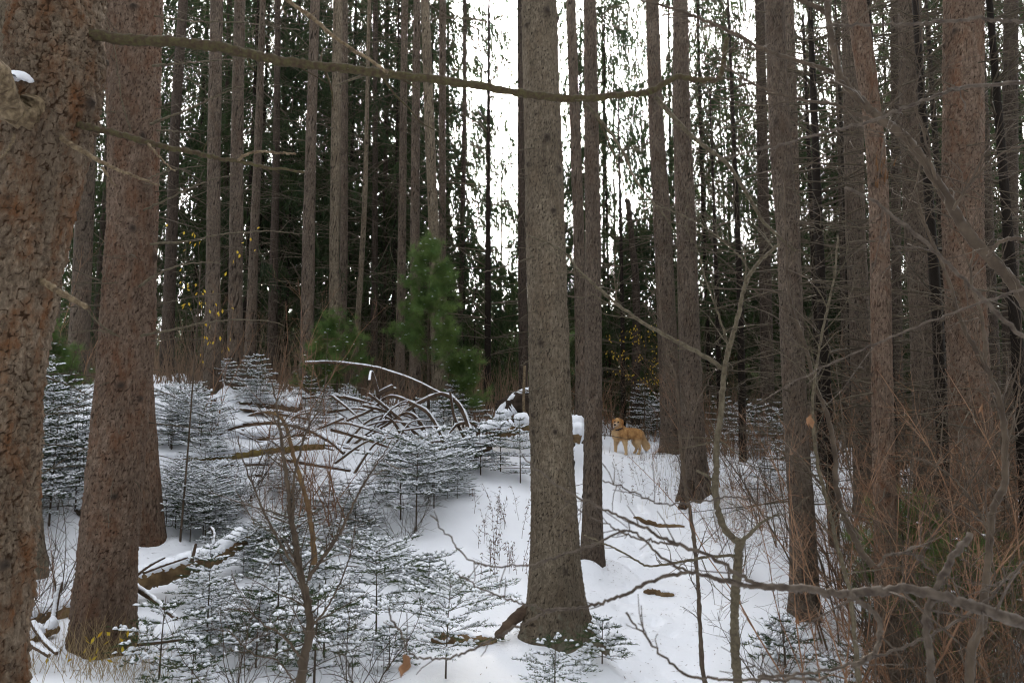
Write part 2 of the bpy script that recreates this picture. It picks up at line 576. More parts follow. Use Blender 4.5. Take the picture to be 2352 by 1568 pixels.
trunk_def('stripe', [(777, -60, 21), (776, 0, 22), (772, 300, 22), (768, 560, 22), (766, 900, 24)], 15, M_BARK_GREY,
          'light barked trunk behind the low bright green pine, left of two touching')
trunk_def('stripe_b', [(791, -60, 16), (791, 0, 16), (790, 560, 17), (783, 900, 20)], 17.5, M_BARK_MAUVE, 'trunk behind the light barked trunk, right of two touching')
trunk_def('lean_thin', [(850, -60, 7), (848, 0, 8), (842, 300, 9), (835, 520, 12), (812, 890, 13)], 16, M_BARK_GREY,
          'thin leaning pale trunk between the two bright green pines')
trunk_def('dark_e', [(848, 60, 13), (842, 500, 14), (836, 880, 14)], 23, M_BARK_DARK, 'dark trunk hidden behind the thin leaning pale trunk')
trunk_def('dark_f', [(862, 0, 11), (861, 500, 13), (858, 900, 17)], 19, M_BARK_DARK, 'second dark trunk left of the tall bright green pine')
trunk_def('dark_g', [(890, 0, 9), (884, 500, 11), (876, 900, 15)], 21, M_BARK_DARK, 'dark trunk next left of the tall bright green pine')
trunk_def('brown_a', [(932, -60, 14), (930, 0, 15), (925, 400, 17), (921, 700, 20), (917, 920, 23)], 17, M_BARK_MAUVE,
          'brown trunk at the left side of the tall bright green pine')
trunk_def('brown_b', [(959, -60, 15), (958, 0, 16), (953, 500, 21), (954, 700, 23), (952, 930, 28)], 15.8, M_BARK_MAUVE,
          'brown trunk behind the middle of the tall bright green pine')
trunk_def('light', [(974, -60, 19), (976, 0, 20), (987, 300, 23), (996, 520, 24), (1002, 750, 26), (1008, 940, 30)], 15.2, M_BARK_GREY,
          'light flaky trunk leaning left above the tall bright green pine')
trunk_def('light_b', [(1017, -60, 16), (1017, 0, 17), (1016, 500, 16), (1021, 940, 19)], 18, M_BARK_MAUVE, 'trunk just right of the light flaky leaning trunk')
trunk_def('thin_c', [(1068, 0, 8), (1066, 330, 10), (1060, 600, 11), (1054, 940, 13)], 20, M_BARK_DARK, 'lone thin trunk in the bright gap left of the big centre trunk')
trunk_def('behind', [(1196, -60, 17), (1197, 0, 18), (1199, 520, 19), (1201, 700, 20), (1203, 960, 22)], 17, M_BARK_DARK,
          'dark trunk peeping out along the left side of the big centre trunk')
trunk_def('centre', [(1236, -160, 77), (1238, 0, 81), (1245, 250, 85), (1252, 520, 88), (1261, 800, 92), (1268, 1040, 97), (1273, 1200, 104), (1273, 1330, 113), (1274, 1480, 122)], 6.8, M_BARK_GREY,
          'big grey trunk in the middle with flared mossy roots in the snow', nu=150, nv=540, cell=.026, amp=.008, flare=.6, knots=36)
trunk_def('mid_b', [(1354, -60, 29), (1355, 0, 30), (1358, 270, 32), (1362, 525, 35), (1363, 800, 37), (1362, 1040, 40), (1360, 1200, 44), (1360, 1300, 54)], 9.0, M_BARK_MAUVE,
          'slim trunk just right of the big centre trunk, foot bare in the snow', nu=80, nv=320, cell=.026, amp=.006, flare=.2, knots=16)
trunk_def('mid_c', [(1309, -60, 22), (1311, 0, 23), (1320, 270, 24), (1329, 525, 25), (1334, 780, 26), (1336, 1010, 30)], 14, M_BARK_MAUVE,
          'trunk showing between the big centre trunk and its slim neighbour')
trunk_def('twin_l', [(1496, -60, 29), (1498, 0, 30), (1507, 270, 35), (1522, 525, 40), (1534, 800, 44), (1545, 1030, 50)], 15.3, M_BARK_MAUVE,
          'left trunk of the tall pair behind the dog', nu=70, nv=220)
trunk_def('twin_r', [(1562, -60, 33), (1563, 0, 34), (1566, 270, 40), (1576, 525, 46), (1584, 800, 47), (1594, 1040, 54), (1598, 1150, 62)], 12.3, M_BARK_MAUVE,
          'right trunk of the tall pair, nearer, with dark root hollow at its foot', nu=80, nv=260)
trunk_def('bush_dark', [(1452, 560, 13), (1460, 640, 16), (1462, 800, 18), (1458, 980, 22)], 19, M_BARK_DARK, 'dark trunk behind the yellow leaved sapling')
trunk_def('right_a', [(1742, -60, 21), (1745, 0, 22), (1752, 400, 24), (1757, 600, 26), (1762, 850, 29), (1765, 1035, 32)], 17, M_BARK_DARK,
          'brown trunk left of the grey speckled trunk on the right')
trunk_def('right_c', [(1774, -60, 43), (1778, 0, 44), (1789, 270, 47), (1802, 450, 48), (1811, 560, 50), (1818, 740, 51), (1829, 1000, 52), (1843, 1200, 55), (1850, 1400, 62)], 7.7, M_BARK_MAUVE,
          'grey speckled trunk on the right standing in open snow', nu=80, nv=350, cell=.022, amp=.005, flare=.15, knots=18)
trunk_def('right_c2', [(1812, 0, 22), (1820, 300, 24), (1826, 600, 26), (1834, 1050, 30)], 14, M_BARK_MAUVE, 'trunk half hidden behind the grey speckled trunk')
trunk_def('right_g', [(1953, -60, 46), (1955, 0, 46), (1960, 270, 43), (1965, 525, 42), (1975, 740, 44), (1984, 1000, 48), (1988, 1080, 50)], 11.5, M_BARK_MAUVE,
          'straight trunk beside the bent broken trunk on the right', nu=70, nv=260)
trunk_def('right_g2', [(1958, -60, 42), (1966, 0, 43), (1984, 130, 45), (2004, 270, 40), (2015, 400, 42), (2020, 525, 42), (2024, 740, 43), (2028, 1000, 45), (2034, 1200, 48), (2040, 1560, 52)], 6.8, M_BARK_RED,
          'bent trunk with a torn orange scar on the right', nu=76, nv=400, cell=.026, amp=.006, flare=.15, knots=14)
trunk_def('right_h', [(2088, -60, 47), (2090, 0, 48), (2096, 270, 54), (2108, 525, 57), (2122, 740, 58), (2132, 1000, 62), (2142, 1330, 70)], 9.0, M_BARK_MAUVE,
          'rough reddish trunk next left of the stout trunk at right', nu=80, nv=350, cell=.034, amp=.008, flare=.15)
trunk_def('right_i', [(2212, -60, 83), (2212, 0, 84), (2212, 270, 85), (2211, 525, 84), (2222, 800, 82), (2232, 1100, 84), (2240, 1490, 92)], 7.0, M_BARK_RED,
          'stout rough trunk near the right edge behind the arching branch', nu=100, nv=420, cell=.036, amp=.010, flare=.15, knots=18)
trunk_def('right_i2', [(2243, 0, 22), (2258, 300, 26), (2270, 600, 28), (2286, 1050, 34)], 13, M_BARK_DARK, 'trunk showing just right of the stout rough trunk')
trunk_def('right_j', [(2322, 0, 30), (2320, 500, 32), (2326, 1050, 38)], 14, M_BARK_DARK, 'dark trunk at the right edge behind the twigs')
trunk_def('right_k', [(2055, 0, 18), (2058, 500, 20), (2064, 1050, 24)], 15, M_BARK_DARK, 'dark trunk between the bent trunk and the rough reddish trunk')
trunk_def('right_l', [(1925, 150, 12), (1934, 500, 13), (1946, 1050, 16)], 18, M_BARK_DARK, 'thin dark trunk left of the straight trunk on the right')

for k, d in TR.items():
    pts = [P(px, py, d['Y']) for px, py, w in d['pts']]
    rad = [w / 2 / F * d['Y'] for _, _, w in d['pts']]
    b0 = pts[-1].copy()
    g = gz(np.array([b0[0]]), np.array([b0[1]]), False)[0]
    lean = (pts[-1] - pts[-2]) / max(pts[-2][2] - pts[-1][2], .1)
    low = min(g, b0[2]) - .25
    ext = b0 + lean * (b0[2] - low)
    if k == 'bush_dark':
        pass
    pts.append(ext); rad.append(rad[-1] * 1.02)
    top = pts[0] + unit(pts[0] - pts[1]) * max(0.5, 1.2)
    pts.insert(0, top); rad.insert(0, rad[0] * .97)
    d['p3'] = np.array(pts[::-1]); d['r3'] = np.array(rad[::-1])
    d['base'] = np.array([b0[0] + lean[0] * (b0[2] - g), b0[1], g])
    MOUNDS.append((d['base'][0], d['base'][1], rad[-2] * 2.2, min(.10, rad[-2] * .45)))

for k, d in TR.items():          # lumps of snow at the feet of the trunks
    if d['Y'] > 8:
        for q in range(7):
            a = rng.random() * 6.28
            MOUNDS.append((d['base'][0] + math.cos(a) * (d['r3'][1] + .12), d['base'][1] + math.sin(a) * (d['r3'][1] + .12), .07 + .10 * rng.random(), .03 + .09 * rng.random()))

# footprints along the path
for k in range(64):
    yy = 5.2 + (k % 32) * .33 + (k // 32) * .15
    xx = float(path_x(yy)) + (.13 if k % 2 else -.13) + rng.normal() * .10 - (k // 32) * .18
    FEET.append((xx, yy + rng.normal() * .05, .075))
MOUNDS += [(P(1340, 1440, 6.6)[0] + .06, 6.45, .2, .14), (P(1340, 1440, 6.6)[0] + .14, 6.2, .2, .09), (P(1215, 1440, 6.7)[0] - .1, 6.6, .28, .07)]

# ------------------------------------------------------------------ snowy ground, one sheet to the horizon
def axis(c, a, lo, hi, n):
    s = np.linspace(np.arcsinh((lo - c) / a), np.arcsinh((hi - c) / a), n)
    return c + a * np.sinh(s)


gx = axis(.5, 2.2, -220, 220, 440)
gy = axis(7.0, 2.6, -60, 320, 440)
GX, GY = np.meshgrid(gx, gy)
GZ = gz(GX, GY)
mb = MB()
i, j = np.meshgrid(np.arange(len(gy) - 1), np.arange(len(gx) - 1), indexing='ij')
w_ = len(gx)
mb.add(np.stack([GX, GY, GZ], -1).reshape(-1, 3), np.stack([i * w_ + j, i * w_ + j + 1, (i + 1) * w_ + j + 1, (i + 1) * w_ + j], -1).reshape(-1, 4))
single('snowy_ground', mb.mesh('snowy_ground', M_SNOW), kind='structure', label='snow covered forest floor rising to a low crest')


# ------------------------------------------------------------------ trunks
def trunk_mesh(p3, r3, nu, nv, cell, amp, flare, knots, mat, origin, seed):
    r = np.random.default_rng(seed)
    c = cr(p3, nv)
    cum = np.concatenate([[0], np.cumsum(np.linalg.norm(np.diff(p3, axis=0), axis=1))])
    s = np.linspace(0, cum[-1], nv)
    rad = np.interp(s, cum, r3)
    rad = np.convolve(np.pad(rad, 12, mode='edge'), np.ones(25) / 25, 'valid')
    h = c[:, 2] - origin[2]
    th = np.linspace(0, 2 * math.pi, nu, endpoint=False)
    TH, S = np.meshgrid(th, s)
    H = np.broadcast_to(h[:, None], TH.shape)
    Rm = np.broadcast_to(rad[:, None], TH.shape)
    ncell = max(6, int(round(2 * math.pi * rad.mean() / cell)))
    q1, q2 = np.cos(TH) * Rm.mean(), np.sin(TH) * Rm.mean()
    fw = .55 / cell
    wx = 1.3 * vnoise(q1 * fw + 7, S * fw * .7 + q2 * fw, seed) + .5 * vnoise(q1 * fw * 3, S * fw * 2.4 + q2 * fw * 3, seed + 1)
    wy = 1.3 * vnoise(q2 * fw + 17, S * fw * .7 + q1 * fw, seed + 3) + .5 * vnoise(q2 * fw * 3 + 4, S * fw * 2.4 + q1 * fw * 3, seed + 4)
    wx *= .5; 
    edge, rid = worley(TH / (2 * math.pi) * ncell + wx, S / (cell * 1.55) + wy, ncell, seed)
    e2, r2 = worley(TH / (2 * math.pi) * ncell * 2 + wx * 1.7, S / (cell * .8) + wy * 1.7, ncell * 2, seed + 40)
    size = np.clip(.5 + 2.2 * vnoise(q1 * fw * .35 + 3, S * fw * .3 + q2 * fw * .35, seed + 6), 0, 1)
    sm_ = lambda v_: v_ * v_ * (3 - 2 * v_)
    p1 = sm_(np.clip((edge - .02 * rid) / (.10 + .16 * r2), 0, 1)); p2 = sm_(np.clip(e2 / .22, 0, 1))
    plate = p1 * (1 - size * (1 - p2) * .85)
    frac = np.mod(S / (cell * 1.55) + wy, 1.0)
    curl = vnoise(TH * ncell * .5, S / cell * 2.5, seed + 8)
    disp = amp * (p1 * (.25 + .75 * rid) + size * p2 * (.2 + .5 * r2) + .4 * curl - .75 * p1 * frac)
    rid = np.clip(.5 * rid + .5 * r2, 0, 1)
    low = np.exp(-np.clip(H, 0, 9) / .28)
    lobe = 1 + .5 * np.cos(5 * TH + seed) + .35 * np.cos(3 * TH + seed * 2.1)
    fl = flare * low * np.clip(lobe, .15, 2) * Rm
    gen = Rm * (.05 * vnoise(np.cos(TH) * 1.2 + seed, S * 1.2 + np.sin(TH) * 1.2, seed) + .025 * vnoise(np.cos(TH) * 3, S * 4 + np.sin(TH) * 3, seed + 1))
    knot = np.zeros(TH.shape)
    kd = []
    for k in range(knots):
        kt, ks = r.random() * 2 * math.pi, s[0] + (s[-1] - s[0]) * (.05 + .95 * r.random())
        dth = np.angle(np.exp(1j * (TH - kt))) * Rm
        q = np.exp(-((dth / (.018 + .014 * r.random())) ** 2 + ((S - ks) / (.02 + .02 * r.random())) ** 2))
        knot = np.maximum(knot, q)
        kd.append((kt, ks))
    RR = Rm + disp + fl + gen + knot * Rm.mean() * .14
    V = np.stack([c[:, None, 0] + RR * np.cos(TH), c[:, None, 1] + RR * np.sin(TH), np.broadcast_to(c[:, None, 2], TH.shape)], -1).reshape(-1, 3)
    i, j = np.meshgrid(np.arange(nv - 1), np.arange(nu), indexing='ij')
    j2 = (j + 1) % nu
    mb = MB()
    mb.add(V, np.stack([i * nu + j, i * nu + j2, (i + 1) * nu + j2, (i + 1) * nu + j], -1).reshape(-1, 4))
    top = mb.n
    mb.add(c[-1][None] + [[0, 0, .03]], np.zeros((0, 3), int))
    ring = (nv - 1) * nu + np.arange(nu)
    mb.F.append((np.stack([ring, np.roll(ring, -1), np.full(nu, top)], 1), 0))
    z1 = [0.0]
    me = mb.mesh('trunk', mat, True, {'plate': np.concatenate([plate.ravel(), z1]), 'rnd': np.concatenate([rid.ravel(), z1]), 'knot': np.concatenate([np.clip(knot.ravel() * 1.2, 0, 1), z1])}, off=origin)
    return me, c, s, rad, kd


def dead_twigs(mb, c, s, rad, Y, seed, whorl=.3, lmax=1.5, zmin=.6, fine=True):
    """dry lower branches standing out from a trunk, each with side twigs"""
    r = np.random.default_rng(seed)
    z = zmin + r.random() * whorl
    H = s[-1]
    while z < H - .1:
        k = int(np.clip(np.searchsorted(s, z), 0, len(s) - 1))
        for q in range(r.integers(1, 5)):
            a = r.random() * 2 * math.pi
            L = lmax * (.15 + .85 * r.random() ** 1.6)
            d = np.array([math.cos(a), math.sin(a), .12 * r.normal() - .05])
            st = c[k] + np.array([math.cos(a), math.sin(a), 0]) * rad[k] * .95 + [0, 0, r.normal() * .03]
            n = 6
            pp = wander(st, d, L, n, .10, r, -.03)
            r0 = .0035 + .004 * L
            mb.tube(pp, np.linspace(r0, .0015, n), 4 if Y < 10 else 3, cap=False)
            if fine and L > .4:
                for w in range(int(2 + 3.5 * L)):
                    t_ = .25 + .75 * r.random(); i0 = min(int(t_ * (n - 1)), n - 2)
                    b0 = pp[i0] + (pp[i0 + 1] - pp[i0]) * r.random()
                    dd = unit(pp[i0 + 1] - pp[i0]) * .6 + r.normal(size=3) * [.6, .6, .35] + [0, 0, -.2]
                    mb.tube(wander(b0, dd, (.12 + .4 * r.random()) * min(L, 1.0), 4, .15, r, -.03), np.linspace(.0025, .001, 4), 3, cap=False)
        z += whorl * (.5 + r.random())


NEARLINES = {}
seed = 11
for k, d in TR.items():
    seed += 7
    Y = d['Y']
    root = thing('spruce_tree', d['label'], 'tree', d['base'], 'tall spruces of the stand')
    hi = 'cell' in d
    me, c, s, rad, kd = trunk_mesh(d['p3'], d['r3'], d.get('nu', 36), d.get('nv', 130), d.get('cell', .03 + .0012 * Y), d.get('amp', .006), d.get('flare', .34),
                                   d.get('knots', 10), d['bark'], d['base'], seed)
    part('trunk', me, root)
    mb = MB()
    if k == 'near':
        dead_twigs(mb, c, s, rad, Y, seed, .9, .25, 1.2)
    elif k == 'centre':
        dead_twigs(mb, c, s, rad, Y, seed, .26, .4, 1.0)
    elif Y < 7:
        dead_twigs(mb, c, s, rad, Y, seed, .4, 1.5 if k.startswith('right') else .6, 1.0)
    elif k == 'mid_b':
        dead_twigs(mb, c, s, rad, Y, seed, .3, .5, 1.8)
    elif Y < 10:
        dead_twigs(mb, c, s, rad, Y, seed, .28, 1.7, 1.2)
    else:
        dead_twigs(mb, c, s, rad, Y, seed, .26, 2.0 if Y > 15 else 1.6, 1.0)
    part('dead_twigs', mb.mesh('dead_twigs', M_TWIG_DEAD, off=d['base']), root, kind='stuff')
    TR[k]['root'] = root; TR[k]['c'] = c; TR[k]['s'] = s; TR[k]['rad'] = rad


def limb(key, px, w0, w1, Y0, Y1, mat, name='branch', label=None, twigs=0, tl=.3, n=None, sides=8, tw_mat=None, snow=False, root=None, ends=None, wob=0.0025):
    """a traced limb belonging to a trunk or shrub; w in picture pixels"""
    m = len(px)
    q = np.array([P(a, b_, Y0 + (Y1 - Y0) * i / (m - 1)) for i, (a, b_) in enumerate(px)])
    n = n or 9 * m
    c = cr(q, n) + rng.normal(size=(n, 3)) * wob
    Ym = np.linspace(Y0, Y1, n)
    rad = np.linspace(w0, w1, n) / 2 / F * Ym
    rad = rad * (1 + .17 * vnoise(np.arange(n) * .37, np.full(n, abs(px[0][0]) * .7 + px[-1][1]), 5) + .2 * vnoise(np.arange(n) * .9, np.full(n, abs(px[0][1]) * .3 + px[-1][0]), 6))
    root = root or TR[key]['root']
    off = np.array(root.location)
    mb = MB()
    mb.tube(c, rad, sides, lump=.07)
    o = part(name, mb.mesh(name, mat, off=off), root, label)
    if twigs:
        tb = MB()
        sprout(tb, c, rad, twigs, tl)
        tw = part('twigs', tb.mesh('twigs', tw_mat or mat, off=off), o, kind='stuff')
    if snow:
        sb = MB()
        sb.snow(c, rad, rad.mean() * .8, gap=.35)
        part('snow', sb.mesh('snow', M_SNOW_PAD, off=off), o)
    return c, rad, o


def sprout(mb, c, rad, n, L, r=rng, up=0.0, sides=3, lvl=1, t0=.15):
    for k in range(n):
        t_ = t0 + (1 - t0) * r.random(); i0 = min(int(t_ * (len(c) - 1)), len(c) - 2)
        ax = unit(c[i0 + 1] - c[i0])
        d = ax * .7 + r.normal(size=3) * .65 + [0, 0, up]
        l_ = L * (.25 + r.random())
        m = 5 if l_ > .25 else 4
        pp = wander(c[i0], d, l_, m, .16, r, up * .15)
        r0 = max(min(rad[i0] * .55, .0025 + .006 * l_), .0014)
        mb.tube(pp, np.linspace(r0, .0011, m), sides, cap=False)
        if lvl > 0 and l_ > .12:
            sprout(mb, pp, np.linspace(r0, .001, m), 3, l_ * .45, r, up, 3, lvl - 1)


# limbs of the nearest trunk
mossy, mrad, mo = limb('near', [(205, 80), (300, 92), (400, 97), (500, 108), (565, 122), (640, 140), (720, 150), (800, 158), (870, 168), (960, 178), (1050, 190), (1130, 202),
      (1200, 215), (1290, 226), (1350, 226), (1430, 218), (1490, 211), (1530, 190), (1560, 177), (1610, 185), (1645, 183), (1658, 165), (1668, 90)], 27, 12, 3.95, 4.3, M_MOSSY, twigs=26, tl=.16, tw_mat=M_TWIG_DEAD,
      label='long mossy limb reaching across the picture', sides=10)
for px, a, b_ in [([(1344, 238), (1384, 282), (1431, 349), (1458, 410), (1499, 464), (1525, 494), (1546, 527)], 9, 3), ([(1340, 238), (1370, 270), (1400, 330), (1425, 400), (1440, 460)], 5, 2),
                  ([(1505, 222), (1549, 272), (1599, 322), (1667, 373), (1700, 420), (1740, 487), (1760, 517), (1827, 577)], 13, 7), ([(745, 158), (757, 190), (763, 215), (764, 245)], 7, 3),
                  ([(880, 168), (840, 172), (805, 184), (770, 198)], 9, 4), ([(722, 148), (706, 152), (698, 162)], 8, 3), ([(680, 150), (715, 170), (752, 192)], 4, 2),
                  ([(880, 180), (905, 215), (940, 250), (965, 280), (1000, 300)], 6, 2), ([(1008, 180), (990, 190), (985, 200)], 9, 4), ([(920, 180), (945, 195), (965, 208)], 6, 2),
                  ([(735, 150), (738, 128), (742, 112)], 8, 2), ([(566, 122), (574, 150), (590, 165)], 5, 2)]:
    m = len(px)
    Yq = 3.95 + .35 * (px[0][0] - 205) / 1450
    q = cr(np.array([P(a_, c_, Yq + .03 * k) for k, (a_, c_) in enumerate(px)]), m * 4)
    mb = MB(); mb.tube(q, np.linspace(a, b_, len(q)) / 2 / F * Yq, 6, lump=.05)
    if len(q) > 22:
        sprout(mb, q, np.linspace(a, b_, len(q)) / 2 / F * Yq, 7, .22)
    off = np.array(TR['near']['root'].location)
    part('side_branch', mb.mesh('side_branch', M_OLIVE if a > 8.5 else M_MOSSY, off=off), mo)
limb('near', [(170, -230), (360, -190), (520, -95), (658, 0), (709, 34), (766, 84), (806, 111), (857, 144), (890, 166)], 15, 8, 3.9, 3.85, M_WOOD_PALE, label='bare pale limb slanting down from above', twigs=6, tl=.12)
limb('near', [(150, 270), (178, 286), (235, 299), (302, 316), (370, 336), (437, 349), (504, 365), (551, 370), (612, 386), (650, 388), (699, 397)], 19, 6, 3.95, 3.7, M_MOSSY, label='second mossy limb, broken off short', twigs=5, tl=.12)
limb('near', [(545, 368), (560, 358), (585, 350), (612, 348), (645, 352), (678, 353)], 7, 5, 3.76, 3.68, M_WOOD_PALE)
limb('near', [(140, 315), (158, 329), (235, 373), (302, 403), (366, 426)], 15, 4, 3.9, 3.6, M_WOOD_PALE, label='pale broken limb stub with pointed end')
limb('near', [(340, 330), (365, 360), (390, 385), (402, 393)], 6, 2, 3.8, 3.7, M_WOOD_PALE)
limb('near', [(235, 385), (255, 415), (270, 430)], 7, 2, 3.75, 3.7, M_WOOD_PALE)
limb('near', [(92, 645), (107, 652), (151, 679), (198, 706)], 16, 12, 3.95, 3.75, M_WOOD_PALE, label='pale snapped limb stub')
gn, gr, go = limb('near', [(85, 240), (45, 262), (22, 250), (5, 225), (-8, 190), (-22, 150)], 60, 70, 3.82, 3.3, M_WOOD_PALE, label='gnarled broken limb with snow on it', n=34, sides=16, wob=.014)
sb = MB(); sb.snow(cr([P(28, 186, 3.66), P(60, 196, 3.76), P(95, 222, 3.84)], 12), .03, .03, 1.2)
part('snow', sb.mesh('snow', M_SNOW_PAD, off=np.array(TR['near']['root'].location)), go)
limb('near', [(35, 310), (18, 345), (-2, 365)], 8, 4, 3.7, 3.5, M_WOOD_PALE)

# thin limbs of the reddish trunk
for px, a in [([(350, 152), (437, 144), (504, 139), (571, 134)], 6), ([(345, 286), (372, 275), (437, 249), (504, 218), (564, 195)], 8), ([(330, 484), (437, 433), (487, 413), (534, 403)], 6),
              ([(345, 561), (437, 553), (504, 539), (612, 531), (692, 537)], 6), ([(320, 658), (340, 643), (380, 621), (437, 605), (504, 603)], 7),
              ([(325, 771), (403, 756), (504, 736), (612, 737), (652, 748)], 7), ([(275, 773), (228, 759), (161, 764)], 4), ([(270, 650), (200, 650), (130, 655)], 3),
              ([(360, 300), (410, 302), (460, 307)], 5), ([(355, 38), (450, 50), (560, 52), (690, 70)], 5), ([(268, 770), (230, 745), (200, 712), (160, 672)], 5),
              ([(300, 300), (280, 230), (262, 110), (235, 20)], 4), ([(340, 410), (400, 390), (470, 380)], 4)]:
    limb('red', px, a, 2, 5.8, 5.6, M_OLIVE, twigs=5, tl=.22, sides=5, tw_mat=M_TWIG_DEAD)
for px, a in [([(1225, 590), (1180, 605), (1110, 625)], 5), ([(1262, 790), (1235, 815), (1195, 840)], 5), ([(1300, 680), (1340, 683), (1385, 665)], 5), ([(1255, 880), (1230, 895), (1170, 900)], 5),
              ([(1225, 340), (1195, 345), (1130, 360)], 4), ([(1215, 470), (1180, 520), (1150, 560)], 3)]:
    limb('centre', px, a, 2, 6.6, 6.3, M_TWIG_DEAD, twigs=2, tl=.15, sides=5)
# torn wood on the bent trunk
mb = MB()
for k in range(14):
    q = P(2022 + rng.normal() * 14, 372 + 60 * rng.random(), 6.72)
    mb.tube(np.array([q, q + [.01 * rng.normal(), -.02 - .02 * rng.random(), .05 + .08 * rng.random()]]), [.008, .001], 4)
part('torn_wood', mb.mesh('torn_wood', plain('fresh_torn_wood', (.12, .058, .026), (.17, .085, .036), 30, .8), off=np.array(TR['right_g2']['root'].location)), TR['right_g2']['root'], kind='stuff')


# root flare, exposed roots
def root_limb(px, Y0, Y1, w0, w1, parent, mat, name='root', snow=True):
    m = len(px)
    c = cr(np.array([P(a, b_, Y0 + (Y1 - Y0) * i / (m - 1)) for i, (a, b_) in enumerate(px)]), 5 * m)
    rad = np.linspace(w0, w1, len(c)) / 2 / F * Y0
    off = np.array(parent.location)
    mb = MB(); mb.tube(c, rad, 9, lump=.09)
    o = part(name, mb.mesh(name, mat, off=off), parent)
    if snow:
        sb = MB(); sb.snow(c, rad, .014, .8, gap=.2); part('snow', sb.mesh('snow', M_SNOW_PAD, off=off), o)


cen = TR['centre']['root']
root_limb([(1240, 1385), (1212, 1398), (1185, 1418), (1160, 1442), (1145, 1462)], 6.75, 6.5, 30, 20, cen, M_LOGDARK, snow=False)
root_limb([(1590, 1110), (1575, 1150), (1568, 1172)], 12.2, 11.9, 34, 22, TR['twin_r']['root'], M_EARTH, snow=False)

# ------------------------------------------------------------------ spruces further back: crown variants shared by many trees
def crown_mesh(seed, H, base, Lmax, droop, dens, deadbase, big=1.0):
    r = np.random.default_rng(seed)
    nd, wd = MB(), MB()
    nb, ndn, nl, nw = [], [], [], []
    z = deadbase
    while z < H - .3:
        rel = (z - base) / (H - base)
        live = z > base
        for q in range(r.integers(3, 7) if live else r.integers(2, 6)):
            a = r.random() * 2 * math.pi
            L = Lmax * ((1 - max(rel, 0)) ** .75 if live else .55 + .3 * r.random()) * (.6 + .5 * r.random())
            if L < .25:
                continue
            n = 7
            t_ = np.linspace(0, 1, n)
            el = .25 if rel > .75 else -.05 - droop * .3
            hz = L * (el * t_ - droop * .55 * t_ ** 2 + droop * .38 * t_ ** 3.5)
            az = a + .25 * r.normal() * t_
            pp = np.stack([np.cos(az) * L * t_, np.sin(az) * L * t_, z + hz], -1)
            wd.tube(pp, np.linspace(.006 + .005 * L, .003, n), 3, cap=False)
            if not live:
                for w in range(int(2 + 3 * L)):
                    i0 = r.integers(1, n - 1)
                    dd = unit(pp[i0 + 1] - pp[i0]) * .5 + r.normal(size=3) * [.6, .6, .4] - [0, 0, .25]
                    wd.tube(wander(pp[i0], dd, .2 + .5 * r.random() * L * .5, 4, .15, r, -.05), np.linspace(.0035, .0015, 4), 3, cap=False)
                if r.random() > .25:
                    continue
            m = int(L * 8.5 * dens) + 2
            tt = .22 + .78 * r.random(m) ** .65
            b0 = np.stack([np.interp(tt, t_, pp[:, k]) for k in range(3)], -1)
            side = np.where(r.random(m) < .5, 1, -1)[:, None] * np.array([-math.sin(a), math.cos(a), 0])
            dirn = unit(side * (.7 + .3 * r.random((m, 1))) + np.array([math.cos(a), math.sin(a), 0]) * (.55 + .3 * r.random((m, 1))) + np.array([0, 0, -1]) * (droop * (.5 + 1.6 * r.random((m, 1)))))
            ln = (.25 + .6 * r.random(m) ** 1.3) * (1 - .3 * tt) * (.55 + .45 * min(L, 2.2) / 2) * big
            kk = 9
            f = np.linspace(.05, 1, kk)
            bb = (b0[:, None] + dirn[:, None] * (ln[:, None] * f)[..., None] + np.array([0, 0, -1]) * (droop * .22 * (f ** 2))[None, :, None]).reshape(-1, 3)
            dd = (np.repeat(dirn, kk, 0) * .8 + r.normal(size=(m * kk, 3)) * .30 + [0, 0, -.45 * droop])
            nb.append(bb + r.normal(size=bb.shape) * .008); ndn.append(dd)
            nl.append(np.repeat(.09 + .07 * r.random(m), kk) * big); nw.append(np.repeat(.026 + .022 * r.random(m), kk) * big)
        z += (.42 if live else .4) * (.7 + .6 * r.random())
    nd.tris(np.concatenate(nb), np.concatenate(ndn), np.concatenate(nl), np.concatenate(nw), r=r)
    return nd, wd


def far_trunk(seed, H, r0):
    r = np.random.default_rng(seed)
    n = 14
    z = np.linspace(-.4, H, n)
    p = np.stack([.12 * np.sin(z * .25 + seed) * z / H, .12 * np.cos(z * .2 + seed) * z / H, z], -1)
    mb = MB(); mb.tube(p, r0 * (1 - .85 * np.clip(z, 0, H) / H), 9, lump=.03, r=r)
    return mb


SPEC = [  # seed, height, live from, limb length, droop, density, dead from, trunk radius
    (1, 24, 8.5, 3.2, 1.0, .9, 1.2, .16), (2, 22, 6.2, 3.1, 1.2, .95, 1.0, .14), (3, 26, 10.5, 3.4, .9, .9, 1.4, .17),
    (4, 18, 3.4, 2.7, 1.3, 1.1, .8, .11), (5, 14, 2.0, 2.2, 1.2, 1.15, .7, .09), (6, 20, 4.8, 3.0, 1.45, .95, 1.0, .12), (7, 6, .7, 1.7, 1.0, 1.3, .4, .05)]
FARM = []
for sd, H, bz, L, dr, de, db, tr in SPEC:
    nd, wd = crown_mesh(sd, H, bz, L, dr, de, db)
    FARM.append((far_trunk(sd, H, tr * .5).mesh('trunk', [M_BARK_DARK]), nd.mesh('crown', M_NEEDLE_DARK, False), wd.mesh('dead_limbs', M_TWIG_DEAD)))


def far_tree(x, y, v, label, group, sc=1.0):
    z = gz1(x, y)
    o = thing('spruce_tree', label, 'tree', (x, y, z), group, random.random() * 6.28, sc)
    part('trunk', FARM[v][0], o); part('crown', FARM[v][1], o); part('limbs', FARM[v][2], o, kind='stuff')
    return o


